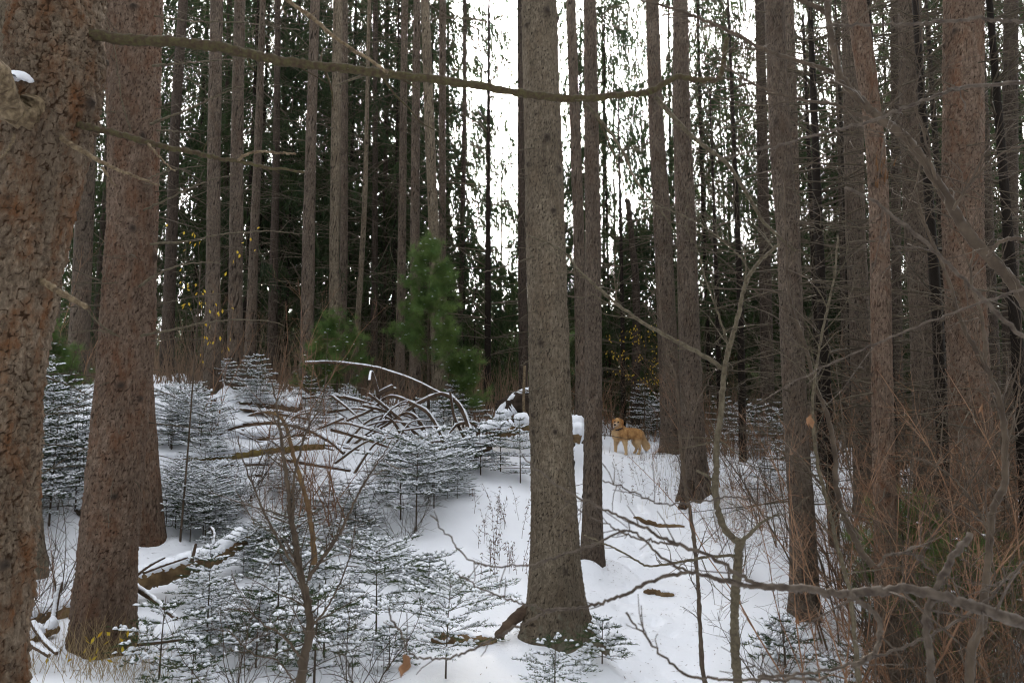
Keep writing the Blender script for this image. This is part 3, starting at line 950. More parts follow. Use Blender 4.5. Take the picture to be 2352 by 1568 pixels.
def region(px):
    for lim, txt in ((250, 'behind the far left trunks'), (420, 'just right of the thick reddish spruce'), (580, 'behind the two equal grey trunks'), (720, 'left of the straight brown trunk'),
                     (830, 'behind the low bright green pine'), (1000, 'behind the tall bright green pine'), (1190, 'in the bright gap left of the big centre trunk'),
                     (1330, 'behind the big centre trunk'), (1480, 'above the dog'), (1620, 'behind the tall pair of trunks'), (1760, 'right of the tall pair of trunks'),
                     (1930, 'behind the grey speckled trunk'), (2080, 'behind the bent broken trunk'), (2220, 'behind the rough reddish trunk'), (9999, 'at the right edge behind the twigs')):
        if px < lim:
            return txt


# (picture x of the stem, distance, variant)
FAR = [(60, 22, 1), (155, 20, 3), (225, 27, 5), (120, 34, 0), (330, 25, 1), (400, 21, 3), (450, 24, 1), (430, 31, 5), (520, 27, 3), (560, 20, 5), (610, 23, 1), (575, 33, 0), (660, 21, 3),
       (690, 27, 5), (745, 24, 1), (700, 36, 2), (800, 21, 5), (830, 26, 1), (865, 32, 0), (905, 22, 1), (950, 27, 3), (985, 22, 3), (1030, 24, 1), (1010, 35, 2), (890, 40, 0), (640, 42, 0),
       (1065, 23, 5), (1110, 27, 4), (1090, 19, 6), (1150, 31, 5), (1180, 26, 3), (1275, 28, 1), (1340, 24, 5), (1400, 22, 3), (1425, 30, 1), (1470, 21, 4), (1490, 29, 5),
       (1545, 24, 1), (1640, 22, 5), (1680, 27, 3), (1610, 33, 0), (1720, 20, 6), (1700, 34, 1), (1800, 24, 5), (1850, 31, 4), (1890, 26, 5), (1900, 38, 0), (2010, 27, 1), (2060, 22, 5),
       (2120, 29, 1), (2150, 21, 5), (2200, 25, 1), (2290, 20, 3), (2330, 24, 1), (2310, 17, 5), (2390, 19, 1), (2420, 27, 5), (-40, 24, 1), (-120, 30, 5), (2260, 33, 0), (2050, 40, 0), (1960, 33, 4),
       (300, 38, 0), (480, 44, 2), (760, 44, 5), (1240, 42, 5), (1360, 40, 4), (1560, 44, 1), (1760, 46, 4), (1000, 48, 4), (180, 48, 4), (2160, 45, 5)]
for k in range(8):
    FAR.append((360 + 660 * random.random(), 18.5 + 14 * random.random(), random.choice([1, 3, 5, 3])))
for k in range(0):
    FAR.append((-60 + 2480 * random.random(), 24 + 20 * random.random(), random.choice([0, 1, 5])))
for k in range(75):
    FAR.append((-40 + 2440 * random.random(), 19 + 16 * random.random(), random.choice([6, 6, 6, 4])))
FAR += [(1300, 23, 5), (1385, 25, 1), (1630, 21, 5), (1690, 24, 5), (1840, 22, 3)]
FAR = [f for k, f in enumerate(FAR) if not (1280 < f[0] < 2150 and f[2] not in (6, 3) and k % 5 == 0)]
FAR = [f for f in FAR if not (1075 < f[0] < 1190 and f[2] != 6 and f[1] < 30)]
for px, Y, v in FAR:
    x = (px - 1176) / F * Y
    far_tree(x, Y + rng.normal() * .4, v, ('nearer ' if Y < 22.5 else 'far off ' if Y > 33 else '') + ['tall high crowned', 'tall drooping', 'very tall', 'low boughed', 'bushy', 'long boughed', 'small bushy'][v] + ' spruce ' + region(px), 'background spruces ' + region(px), .9 + .2 * random.random())
# the wood beyond, too far to tell one tree from the next
mb = MB()
for k in range(560):
    Y = 48 + 60 * rng.random(); x = (rng.random() - .5) * 1.75 * Y
    z0 = gz1(x, Y); H = (.07 + .10 * rng.random()) * Y
    mb.tube(np.array([[x, Y, z0 - .3], [x + rng.normal() * .3, Y, z0 + H]]), [.12, .02], 4, cap=False)
    n = 220
    h = rng.random(n); a = rng.random(n) * 6.28; rr = (1 - h * .9) * (1.0 + .8 * rng.random(n)) * rng.random(n) ** .5
    b_ = np.stack([x + np.cos(a) * rr, Y + np.sin(a) * rr, z0 + .04 * H + h * H * .96], -1)
    mb.tris(b_, np.stack([np.cos(a), np.sin(a), -.5 - rng.random(n)], -1), .6 + .7 * rng.random(n), .22, mi=1)
single('far_wood', mb.mesh('far_wood', [M_SHRUB, M_NEEDLE_MID], False), kind='stuff', label='far edge of the wood beyond the crest')


# the same wood goes on to either side and behind the photographer
mb = MB()
r_ = np.random.default_rng(99)
for k in range(90):
    a = R(55 + 250 * r_.random()); rad_ = 9 + 26 * r_.random() ** .8
    x, y = rad_ * math.sin(a), rad_ * math.cos(a)
    if abs(x) < y * .72 + 5.0 and y > 0:
        continue
    z0 = gz1(x, y); H = 17 + 7 * r_.random()
    mb.tube(np.array([[x, y, z0 - .3], [x, y, z0 + H * .5], [x, y, z0 + H]]), [.17, .12, .02], 7, cap=False)
    n = 600
    h = r_.random(n); q = r_.random(n) * 6.28; rr = (1.05 - h) * 2.6 * r_.random(n) ** .6
    b_ = np.stack([x + np.cos(q) * rr, y + np.sin(q) * rr, z0 + 2.0 + h * (H - 2)], -1)
    mb.tris(b_, np.stack([np.cos(q), np.sin(q), -.4 - r_.random(n)], -1), .5 + .6 * r_.random(n), .2, mi=1)
single('surrounding_wood', mb.mesh('surrounding_wood', [M_BARK_DARK, M_NEEDLE_DARK], False), kind='stuff', label='spruce wood to either side and behind the viewpoint')


# ------------------------------------------------------------------ bare shrubs
def shrub_mesh(seed, H, stems, spread, r0, tw=5, sway=.12):
    r = np.random.default_rng(seed)
    mb = MB()
    for k in range(stems):
        a = r.random() * 6.28
        d = np.array([math.cos(a) * spread * r.random(), math.sin(a) * spread * r.random(), 1.0])
        L = H * (.55 + .5 * r.random()); n = 10
        pp = wander(np.array([.06 * r.normal(), .06 * r.normal(), -.1]), d, L, n, sway, r, .02)
        rad = np.linspace(r0 * (.6 + .6 * r.random()), .0018, n)
        mb.tube(pp, rad, 4, cap=False)
        sprout(mb, pp, rad, tw + int(L * 5), .45 * min(1.2, H / 2 + .3), r, .25, 3, 1, .1)
    return mb


SHRUB = [shrub_mesh(40 + k, *a) for k, a in enumerate([(1.5, 6, .5, .007), (2.2, 5, .45, .009), (3.2, 4, .3, .012), (1.0, 9, .9, .005), (2.6, 6, .7, .010), (1.8, 8, 1.1, .008)])]
SHRUB_ME = [m.mesh('bare_shrub', M_SHRUB) for m in SHRUB]
SHRUB_RED = [m.mesh('bare_shrub', M_REDTWIG) for m in SHRUB]


def shrub(px, py, Y, v, label, group, red=False, sc=1.0):
    label = ('near ' if Y < 6 and 'thicket' not in label else 'far ' if Y > 10 else '') + ('reddish ' if red else 'dark ') + ['upright', 'many stemmed', 'tall', 'low dense', 'broad', 'wide spreading'][v] + ' ' + label
    p = P(px, py, Y)
    z = gz1(p[0], p[1])
    o = single('bare_shrub', (SHRUB_RED if red else SHRUB_ME)[v], label, 'shrub', (p[0], p[1], z), group)
    o.rotation_euler = (0, 0, random.random() * 6.28); o.scale = (sc,) * 3


def spot(px):
    for lim, txt in ((130, 'at the far left'), (360, 'left of the thick reddish spruce'), (560, 'by the two equal grey trunks'), (760, 'under the straight brown trunk'), (1000, 'near the tall bright green pine'),
                     (1210, 'left of the big centre trunk'), (1420, 'right of the big centre trunk'), (1620, 'near the tall pair of trunks'), (1800, 'left of the grey speckled trunk'),
                     (1960, 'right of the grey speckled trunk'), (2110, 'round the bent broken trunk'), (2230, 'by the stout trunk'), (9999, 'at the right edge')):
        if px < lim:
            return txt


for k in range(46):                                  # along the crest, brown against the wood
    px = 60 + 2250 * rng.random(); Y = 14 + 9 * rng.random()
    if 1400 < px < 1530 and Y < 17.5:
        Y += 5
    shrub(px, 950, Y, int(rng.choice([0, 1, 3, 4, 5])), 'bare brown shrub on the crest ' + spot(px), 'bare shrubs on the crest', rng.random() < .3, .8 + .4 * rng.random())
for k in range(95):                                  # the thicket at right
    px = 1900 + 520 * rng.random() ** .8; Y = 4.3 + 7.5 * rng.random()
    shrub(px, 1200, Y, int(rng.choice([1, 2, 4, 5, 0, 5])), 'bare shrub in the thicket ' + spot(px), 'bare shrubs of the thicket at right', rng.random() < .55, .75 + .5 * rng.random())
for px, Y, v in [(1700, 9, 0), (1740, 11, 1), (1660, 10, 3), (1800, 10, 4), (1880, 7, 3), (1760, 6.5, 3), (1690, 13, 5), (1640, 13, 4), (660, 8.5, 4), (720, 9.5, 1), (600, 9, 0), (780, 9, 4), (830, 9.5, 0), (560, 10, 5),
                 (470, 12, 2), (420, 12.5, 2), (400, 12, 4), (640, 11.5, 2), (880, 10.5, 3), (940, 9.3, 3), (60, 6.2, 3), (110, 6.5, 3), (20, 5.8, 3), (150, 7, 0), (90, 10, 2), (130, 11, 2), (840, 5.6, 3), (560, 5.0, 3)]:
    shrub(px, 1200, Y, v, 'bare shrub in the snow ' + spot(px), 'bare shrubs among the saplings', rng.random() < .35, .8 + .3 * rng.random())

# brown undergrowth beyond the crest
mb = MB()
n = 26000
Y = 15.5 + 30 * rng.random(n) ** 1.3; X = (rng.random(n) - .5) * 1.6 * Y
ok = ~((np.abs(X - P(1450, 1040, 16)[0]) < 1.0) & (Y < 17.2)) & ~((np.abs(X - P(1480, 1040, 15)[0]) < .8) & (Y < 16.6))
X, Y = X[ok], Y[ok]; n = len(X)
Z = gz(X, Y)
cl = vnoise(X / 1.6, Y / 1.6, 21) + .5
Hh = (.25 + 1.6 * rng.random(n) ** 2) * (.35 + 1.1 * cl)
mb.tris(np.stack([X, Y, Z - .05], -1), np.stack([rng.normal(size=n) * .28, rng.normal(size=n) * .28, np.ones(n)], -1), Hh, .012 + .0006 * Y, side=np.tile([0, 1.0, 0.05], (n, 1)))
single('undergrowth', mb.mesh('undergrowth', M_UNDER, False), kind='stuff', label='brown winter undergrowth beyond the crest')

# ------------------------------------------------------------------ fallen timber
def log(px, Y0, Y1, w, label, mat=M_LOG, snow=1.0, w1=None, sides=14, lump=.06, n=None, cat='log', width=1.15, sub=(), group='fallen logs among the saplings'):
    m = len(px)
    q = np.array([P(a, b_, Y0 + (Y1 - Y0) * i / (m - 1)) for i, (a, b_) in enumerate(px)])
    n = n or 14 * m
    c = cr(q, n)
    rad = np.linspace(w, w1 or w, n) / 2 / F * (Y0 + Y1) / 2
    o = thing('fallen_log', label, cat, q[m // 2], group)
    off = q[m // 2]
    mb = MB(); mb.tube(c, rad, sides, lump=lump)
    part('timber', mb.mesh('timber', mat, off=off), o)
    if snow:
        sb = MB(); sb.snow(c, rad, (.022 + rad.mean() * .42) * snow, width, gap=.17)
        part('snow', sb.mesh('snow', M_SNOW_PAD, off=off), o)
    for spx, sY0, sY1, sw, sw1 in sub:
        mm = len(spx)
        sc_ = cr(np.array([P(a, b_, sY0 + (sY1 - sY0) * i / (mm - 1)) for i, (a, b_) in enumerate(spx)]), 8 * mm)
        sr = np.linspace(sw, sw1, len(sc_)) / 2 / F * (sY0 + sY1) / 2
        mb = MB(); mb.tube(sc_, sr, 7, lump=.06)
        bo = part('branch', mb.mesh('branch', M_LOGDARK, off=off), o)
        if len(sub) > 8:
            tb = MB(); sprout(tb, sc_, sr, 7, .35, up=.05)
            part('twigs', tb.mesh('twigs', M_LOGDARK, off=off), bo, kind='stuff')
        sb = MB(); sb.snow(sc_, sr, .005 + .30 * sr.mean(), .8, gap=.30)
        part('snow', sb.mesh('snow', M_SNOW_PAD, off=off), bo)
    return o


log([(-60, 1452), (60, 1425), (180, 1392), (300, 1340), (420, 1302), (505, 1270), (560, 1232)], 6.1, 8.2, 54, 'thick rotten snow covered log lying behind the reddish spruce at lower left', snow=.62, w1=40, lump=.12,
    sub=[([(305, 1325), (340, 1300), (378, 1280)], 6.7, 7.1, 11, 5), ([(330, 1315), (370, 1300), (430, 1280)], 6.8, 7.2, 7, 5), ([(490, 1250), (492, 1225), (484, 1210)], 7.7, 7.8, 8, 5),
         ([(440, 1290), (446, 1265), (450, 1248)], 7.4, 7.4, 9, 6)])
log([(-40, 1500), (60, 1470), (130, 1440)], 5.7, 6.1, 26, 'thin snow topped log below the thick rotten log at left edge', snow=1.2)
log([(150, 1190), (215, 1175), (110, 1180)][:2] + [(60, 1195)][:0], 9.3, 9.0, 46, 'dark log under the snowy thicket behind the orange barked trunk', M_EARTH, .5)
for px, Y0, Y1, w, lb in [([(30, 1460), (80, 1485), (112, 1505)], 5.6, 5.4, 14, 'snowy stick crossing the log at lower left, left one'), ([(75, 1430), (100, 1470), (130, 1500)], 5.7, 5.4, 14, 'snowy stick crossing the log at lower left, right one'),
                          ([(35, 1455), (80, 1430)], 5.7, 5.8, 12, 'short snowy stick on the log at lower left'), ([(300, 1340), (350, 1375), (405, 1420)], 6.3, 5.9, 15, 'snow capped stick leaning right of the reddish spruce foot'),
                          ([(315, 1479), (370, 1474), (460, 1462)], 5.6, 5.7, 9, 'thin snowy stick at the foot of the reddish spruce'), ([(120, 1440), (128, 1390), (140, 1335)], 6.1, 6.2, 14, 'short broken stem standing in snow at lower left')]:
    log(px, Y0, Y1, w, lb, M_LOGDARK, .35, w * .6, 8, width=.75, cat='stick', group='sticks lying in the snow')
log([(360, 1062), (460, 1053), (553, 1043), (643, 1030), (745, 1022)], 11.0, 11.2, 22, 'long mossy brown log under snow behind the bare shrub', plain('mossy_log', (.10, .065, .025), (.19, .14, .045), 5, .9, .01), 1.6, 18)
log([(470, 1070), (550, 1067), (625, 1064)], 10.6, 10.6, 8, 'thin dark pole under snow below the mossy brown log', M_LOGDARK, 1.0)
log([(480, 1096), (540, 1094), (600, 1091)], 10.2, 10.2, 7, 'lowest thin pole under snow behind the bare shrub', M_LOGDARK, 1.2)
log([(495, 1006), (560, 1012), (640, 1004), (700, 996)], 12.0, 12.2, 20, 'snow topped log above the long mossy brown log', M_LOG, 1.8)
log([(500, 998), (541, 981), (602, 972), (659, 971), (694, 981), (735, 999)], 11.8, 11.8, 8, 'thin arched snowy branch above the logs', M_LOGDARK, 1.0, cat='branch', group='snowy branches')
log([(420, 930), (450, 930), (498, 919)], 13.2, 13.2, 11, 'short snowy log at the foot of the left equal grey trunk', M_LOGDARK, 1.3)
log([(480, 930), (582, 930), (690, 940)], 13.4, 13.2, 24, 'broad snow heaped log on the crest at left', M_LOGDARK, 1.9, lump=.12)
log([(600, 914), (704, 913), (765, 909), (830, 921)], 13.8, 13.6, 7, 'long thin snowy branch along the crest at left', M_LOGDARK, .9, cat='branch', group='snowy branches')
log([(560, 974), (632, 971), (699, 984), (755, 1011), (790, 1040)], 11.5, 11.0, 9, 'bent snowy branch left of the fallen crown', M_LOGDARK, 1.0, cat='branch', group='snowy branches')
arcs = [([(1021, 1016), (998, 968), (968, 937), (897, 910), (853, 941), (796, 966)], 10, 6), ([(1080, 1013), (1072, 968), (1052, 927), (1015, 904), (968, 922), (927, 947), (867, 981), (806, 1025), (770, 1060)], 11, 6),
        ([(928, 1022), (921, 998), (904, 964), (884, 944), (833, 931)], 9, 7), ([(986, 1020), (978, 994), (958, 961), (931, 948), (895, 970), (850, 1000)], 9, 6),
        ([(1092, 1015), (1099, 988), (1082, 971), (1052, 974), (1040, 985), (1028, 1000)], 11, 5), ([(1069, 1008), (1045, 961), (1038, 927), (1034, 900)], 8, 5),
        ([(1062, 1003), (1040, 1030), (1020, 1050), (1010, 1072)], 10, 4), ([(965, 1003), (930, 975), (910, 955), (860, 915), (845, 905)], 9, 7),
        ([(945, 1005), (920, 990), (900, 965), (880, 955)], 8, 5), ([(985, 1030), (990, 1020), (994, 1016)], 16, 14), ([(970, 990), (940, 925), (905, 935), (880, 960)], 5, 3),
        ([(910, 1020), (935, 1012), (965, 1018)], 6, 4), ([(870, 915), (862, 880), (853, 855), (848, 875)], 9, 7), ([(868, 905), (885, 895), (900, 888)], 10, 8), ([(874, 905), (895, 893), (910, 893)], 8, 5)]
log([(870, 1050), (940, 1042), (990, 1036), (1060, 1022), (1100, 1005), (1150, 985)], 12.2, 12.9, 34, 'fallen spruce with upturned arching limbs under snow in the middle', M_LOGDARK, 1.2, lump=.1, cat='fallen tree',
    sub=[(a, 12.3 + .03 * k, 12.2 - .05 * k + .3, w, w1) for k, (a, w, w1) in enumerate(arcs)], group='fallen trees')
log([(1000, 1072), (1050, 1058), (1100, 1036), (1122, 1022)], 11.9, 12.3, 26, 'snow buried log in front of the fallen spruce', M_LOGDARK, 2.2, lump=.1)
for px, Y0, w, lb in [([(378, 985), (450, 982), (525, 974)], 12.2, 12, 'short snow dusted log just right of the reddish spruce'), ([(385, 1012), (430, 1008), (476, 1004)], 11.6, 9, 'thin snow dusted pole right of the reddish spruce'),
                     ([(560, 940), (640, 950), (712, 962)], 12.9, 10, 'snow dusted pole slanting below the long thin snowy branch'), ([(640, 1052), (720, 1066), (805, 1080)], 10.9, 11, 'slanting snow dusted pole right of the forked bare shrub'),
                     ([(760, 985), (830, 1005), (905, 1030)], 12.0, 10, 'pole slanting under the arching limbs'), ([(620, 1010), (700, 995), (790, 960)], 11.9, 8, 'pole rising toward the arching limbs')]:
    log(px, Y0, Y0, w, lb, M_LOGDARK, .9, w * .7, 8)
for k in range(30):
    cx, cy = 470 + 620 * rng.random(), 945 + 100 * rng.random()
    dx = 35 + 60 * rng.random(); dy = 26 * rng.normal()
    Yk = float(np.interp(cy, [945, 1050], [13.0, 11.1]))
    w = 3.5 + 4 * rng.random()
    log([(cx - dx, cy + dy), (cx + 8 * rng.normal(), cy - 6 - 10 * rng.random()), (cx + dx, cy - dy * .6)], Yk, Yk - .2 + .4 * rng.random(), w, 'thin snow dusted dead branch in the brush pile ' + ('left of the arching limbs' if cx < 760 else 'among the arching limbs'),
        M_LOGDARK, .45, w * .5, 6, n=24, cat='branch', width=.8, group='dead branches of the brush pile ' + ('at left' if cx < 760 else 'at right'))
log([(702, 833), (766, 832), (853, 842), (894, 853), (944, 870), (1001, 897), (1030, 912)], 13.5, 12.6, 8, 'long dark sloping branch under the bright green pines', M_LOGDARK, .22, 5, cat='branch', group='snowy branches')
log([(1130, 1000), (1170, 990), (1220, 978), (1335, 1006)], 12.9, 12.7, 26, 'snowy log running behind the big centre trunk to a sawn end', M_LOG, 1.9, lump=.08)
log([(1140, 985), (1165, 965), (1190, 950)][::-1] + [], 13.2, 13.2, 16, 'snowy ridge of roots left of the dark root plate', M_LOGDARK, 2.5)


def lump_mesh(c, rx, ry, rz, amp, sd, mat, up=False, n=40):
    u = np.linspace(0, 2 * math.pi, n, endpoint=False); v = np.linspace(-1.45, 1.5, n // 2)
    U, Vv = np.meshgrid(u, v)
    d = np.stack([np.cos(U) * np.cos(Vv), np.sin(U) * np.cos(Vv), np.sin(Vv)], -1)
    k = 1 + amp * (vnoise(d[..., 0] * 2.5 + sd, d[..., 1] * 2.5 + d[..., 2] * 3, sd) * 1.2 + .7 * vnoise(d[..., 0] * 7 + sd, d[..., 1] * 7 + d[..., 2] * 7, sd + 1))
    V = d * k[..., None] * [rx, ry, rz] + c
    i, j = np.meshgrid(np.arange(len(v) - 1), np.arange(n), indexing='ij'); j2 = (j + 1) % n
    mb = MB()
    mb.add(V.reshape(-1, 3), np.stack([i * n + j, i * n + j2, (i + 1) * n + j2, (i + 1) * n + j], -1).reshape(-1, 4))
    return mb


rp = P(1195, 945, 13.4)
o = thing('root_plate', 'dark upturned root plate with snow on its top left of the big centre trunk', 'root plate', rp)
part('earth', lump_mesh([0, 0, 0], .42, .18, .30, .45, 3, M_EARTH).mesh('earth', M_EARTH), o)
sb = MB(); sb.snow(cr([P(1143, 975, 13.3), P(1160, 938, 13.35), P(1190, 912, 13.4), P(1225, 903, 13.4), P(1262, 930, 13.4)], 30), .05, .06, 1.3)
part('snow', sb.mesh('snow', M_SNOW_PAD, off=rp), o)
mb = MB(); mb.tube(cr([P(1205, 840, 13.1), P(1203, 900, 13.05), P(1204, 945, 13.0), P(1210, 950, 13.0)], 16), .028, 6)
part('root', mb.mesh('root', M_WOOD_PALE, off=rp), o)
mb = MB(); mb.tube(cr([P(1151, 965, 13.1), P(1170, 978, 13.0), P(1186, 992, 12.9)], 10), .03, 6)
part('root', mb.mesh('root', M_LOGDARK, off=rp), o)
c_ = P(1320, 985, 13.0)
single('snow_heap', lump_mesh([0, 0, 0], .2, .2, .24, .25, 9, M_SNOW_PAD).mesh('snow_heap', M_SNOW_PAD), 'rounded heap of snow between the big centre trunk and its slim neighbour', 'snow heap', c_)
c_ = P(1515, 1030, 16.2)
single('snow_bank', lump_mesh([0, 0, 0], .32, .25, .16, .2, 19, M_SNOW_PAD).mesh('snow_bank', M_SNOW_PAD), 'bank of snow behind the dog against the tall pair of trunks', 'snow bank', c_ - [0, 0, .05])
for px, Y0, Y1, w, lb in [([(990, 1456), (1030, 1440), (1085, 1432), (1142, 1420)], 6.55, 6.8, 24, 'bark covered root lying bare in the snow left of the centre trunk'),
                          ([(1455, 1188), (1500, 1186), (1540, 1190), (1572, 1189)], 10.9, 11.0, 9, 'thin bare root across the snowy path, upper one'),
                          ([(1478, 1352), (1515, 1343), (1548, 1332)], 8.5, 8.7, 12, 'short bare root beside the snowy path, lower one')]:
    q = np.array([P(a, b_, Y0) for a, b_ in px]); q = cr(q, 26)
    zz = gz(q[:, 0], q[:, 1]); q[:, 2] = zz + .012
    rad = np.interp(np.linspace(0, 1, 26), [0, .15, .8, 1], [.3, 1, .9, .25]) * w / 2 / F * Y0 * 1.25
    o = thing('exposed_root', lb, 'root', q[13], 'bare roots in the snow')
    mb = MB(); mb.tube(q, rad, 9, lump=.14)
    part('timber', mb.mesh('timber', M_LOG, off=q[13]), o)
    sb = MB(); sb.snow(q + [0, .02, 0], rad, .02, .9, gap=.35); part('snow', sb.mesh('snow', M_SNOW_PAD, off=q[13]), o)

# ------------------------------------------------------------------ snowy spruce saplings
def sapling(seed, H, wide, snowy, dens=1.0, bare=.15, flat=0.0):
    r = np.random.default_rng(seed)
    nd, sn, st = MB(), MB(), MB()
    lean = r.normal(size=2) * .04
    stem = np.stack([lean[0] * np.linspace(0, 1, 8) ** 2 * H, lean[1] * np.linspace(0, 1, 8) ** 2 * H, np.linspace(-.08, H, 8)], -1)
    st.tube(stem, np.linspace(.006 + .006 * H, .002, 8), 5)
    B, D, Ln = [], [], []
    SC, SD, SL, SW, SH = [], [], [], [], []
    z = H * bare
    while z < H * .985:
        rel = z / H
        c0 = np.array([lean[0] * rel ** 2 * H, lean[1] * rel ** 2 * H, z])
        nbr = r.integers(4, 7)
        a0 = r.random() * 6.28
        for q in range(nbr):
            a = a0 + 6.28 * q / nbr + r.normal() * .25
            prof = (1 - rel) ** .8 * (.35 + .65 * min(1, rel / .35)) if not flat else (.35 + .65 * rel) * (1 - max(0, rel - .8) * 3.2)
            L = wide * max(prof, .1) * (.7 + .5 * r.random())
            n = 6; t_ = np.linspace(0, 1, n)
            rise = (.55 * rel + .02) * L
            pp = c0 + np.stack([np.cos(a) * L * t_, np.sin(a) * L * t_, rise * t_ - .16 * L * t_ ** 2], -1)
            st.tube(pp, np.linspace(.0022 + .002 * L, .0012, n), 3, cap=False)
            dead = rel < .28 and r.random() < .6
            m = int(3 + L * 15)
            tt = np.concatenate([.15 + .85 * r.random(m), [.98]])
            bb = np.stack([np.interp(tt, t_, pp[:, k]) for k in range(3)], -1)
            sg = np.where(r.random(m + 1) < .5, 1, -1); sg[-1] = 0
            ax = np.array([math.cos(a), math.sin(a), .12 + .3 * rel]); sd_ = np.array([-math.sin(a), math.cos(a), 0])
            dd = unit(ax * .75 + sd_ * (sg * (.6 + .3 * r.random(m + 1)))[:, None] + r.normal(size=(m + 1, 3)) * .12)
            ll = (.05 + .5 * L * (1 - tt * .75)) * (.5 + .6 * r.random(m + 1))
            ll = np.clip(ll, .04, .26)
            # the limb itself carries needles as well
            allb = np.concatenate([bb, pp[1:-1]]); alld = np.concatenate([dd, np.repeat(ax[None], n - 2, 0)]); alll = np.concatenate([ll, np.full(n - 2, L / n * 1.1)])
            for w in range(len(allb)):
                if dead and r.random() < .8:
                    if w % 2 == 0:
                        st.tube(np.array([allb[w], allb[w] + alld[w] * alll[w]]), [.0015, .0008], 3, cap=False)
                    continue
                kk = int(alll[w] / .0085 * dens) + 4
                f = r.random(kk)
                B.append(allb[w] + alld[w] * (alll[w] * f)[:, None])
                D.append(alld[w] * .75 + r.normal(size=(kk, 3)) * [.6, .6, .45] + [0, 0, .12])
                Ln.append(.02 + .014 * r.random(kk))
                if r.random() < snowy:
                    k2 = max(1, int(alll[w] / .045))
                    for s_ in range(k2):
                        fc = (s_ + .25 + .5 * r.random()) / k2
                        if r.random() < .12:
                            continue
                        SC.append(allb[w] + alld[w] * alll[w] * fc + [0, 0, .006]); SD.append(alld[w])
                        SL.append(min(alll[w] / k2 * .9, .018 + .020 * r.random())); SW.append(.011 + .014 * r.random()); SH.append(.010 + .014 * r.random())
        z += (.07 + .05 * r.random()) * (.7 + .5 * H)
    nd.tris(np.concatenate(B), np.concatenate(D), np.concatenate(Ln), .0066, r=r)
    if SC:
        sn.pads(np.array(SC), np.array(SD), SL, SW, SH)
    return (st.mesh('stem', M_SHRUB), nd.mesh('needles', M_NEEDLE_YOUNG, False), sn.mesh('snow', M_SNOW_PAD) if SC else None)


SAP = [sapling(70, .75, .6, .8, 1.2), sapling(71, 1.05, .65, .75, 1.2), sapling(72, 1.45, .75, .72), sapling(73, .5, .5, .85, 1.3), sapling(74, 1.2, .85, .8, flat=1, bare=.25), sapling(75, .85, .75, .4, flat=1, bare=.32),
       sapling(76, .62, .55, .35, 1.2, bare=.15), sapling(77, 1.9, .8, .7), sapling(78, .34, .34, .5, 1.3)]
SAPN = [0] * len(SAP)


def put_sapling(px, Y, v, label, group, sc=1.0):
    x = (px - 1176) / F * Y
    z = gz1(x, Y)
    o = thing('spruce_sapling', label, 'sapling', (x, Y, z), group, random.random() * 6.28, sc)
    part('stem', SAP[v][0], o); part('needles', SAP[v][1], o, kind='stuff')
    if SAP[v][2]:
        part('snow', SAP[v][2], o, kind='stuff')


solo = [(875, 6.75, 5, 'lone small spruce sapling with flat top on open snow', .92), (960, 9.6, 4, 'bushy green spruce sapling under snow beside the open snow', 1.0), (925, 9.9, 2, 'second green sapling in the clump beside the open snow', .8),
        (1000, 10.2, 4, 'right sapling of the clump beside the open snow', .8), (1030, 5.75, 5, 'sparse sapling at the bottom edge with the dead leaf hanging over it', .8), (1270, 5.55, 6, 'bright little sapling in front of the flared roots', .75),
        (1375, 6.2, 8, 'tiny pine seedling right of the flared roots', 1.0), (905, 6.0, 8, 'tiny forked seedling alone in the snow', .9), (500, 6.4, 1, 'slender sapling left of the forked bare shrub', .8), (398, 5.6, 6, 'green sapling right of the reddish spruce foot', .95),
        (740, 5.6, 6, 'low dense green sapling at the foot of the forked bare shrub', 1.15), (760, 6.3, 1, 'green sapling just right of the forked bare shrub', .8), (655, 6.3, 1, 'tall snowy sapling left of the forked bare shrub', .95), (610, 6.0, 6, 'low sapling among bare twigs at bottom left', 1.0),
        (1150, 11.8, 1, 'snowy sapling in front of the root plate', .9), (1105, 11.6, 0, 'low snowy sapling left of the root plate sapling', 1.1), (1195, 11.5, 1, 'snowy sapling touching the left side of the big centre trunk', .95), (1070, 11.7, 3, 'small snowy sapling near the buried log', 1.2),
        (990, 7.9, 8, 'small snow capped seedling on the edge of the open snow', 1.0), (880, 8.2, 3, 'snowy seedling nearest the open snow', .7), (930, 8.1, 3, 'snowy seedling with crossed tips near the open snow', .7), (1760, 12.5, 0, 'snowy sapling left of the grey speckled trunk', 1.0),
        (1790, 13, 1, 'taller snowy sapling left of the grey speckled trunk', .8), (1780, 6.8, 8, 'sparse seedling at the foot of the grey speckled trunk', 1.3), (470, 5.2, 8, 'tiny seedling at the bottom edge right of the reddish spruce', 1.0), (1925, 6.5, 8, 'small seedling right of the grey speckled trunk foot', 1.2)]
for px, Y, v, lb, sc in solo:
    put_sapling(px, Y, v, lb, 'spruce saplings on the open snow', sc)


def sap_spot(px, Y):
    row = 'far' if Y > 11.5 else ('middle' if Y > 8.5 else 'front')
    for lim, txt in ((220, 'between the orange and the reddish trunks'), (480, 'right of the reddish spruce'), (620, 'below the two equal grey trunks'), (760, 'behind the forked bare shrub'), (900, 'left of the bushy green sapling'), (9999, 'under the arching limbs')):
        if px < lim:
            return row, txt


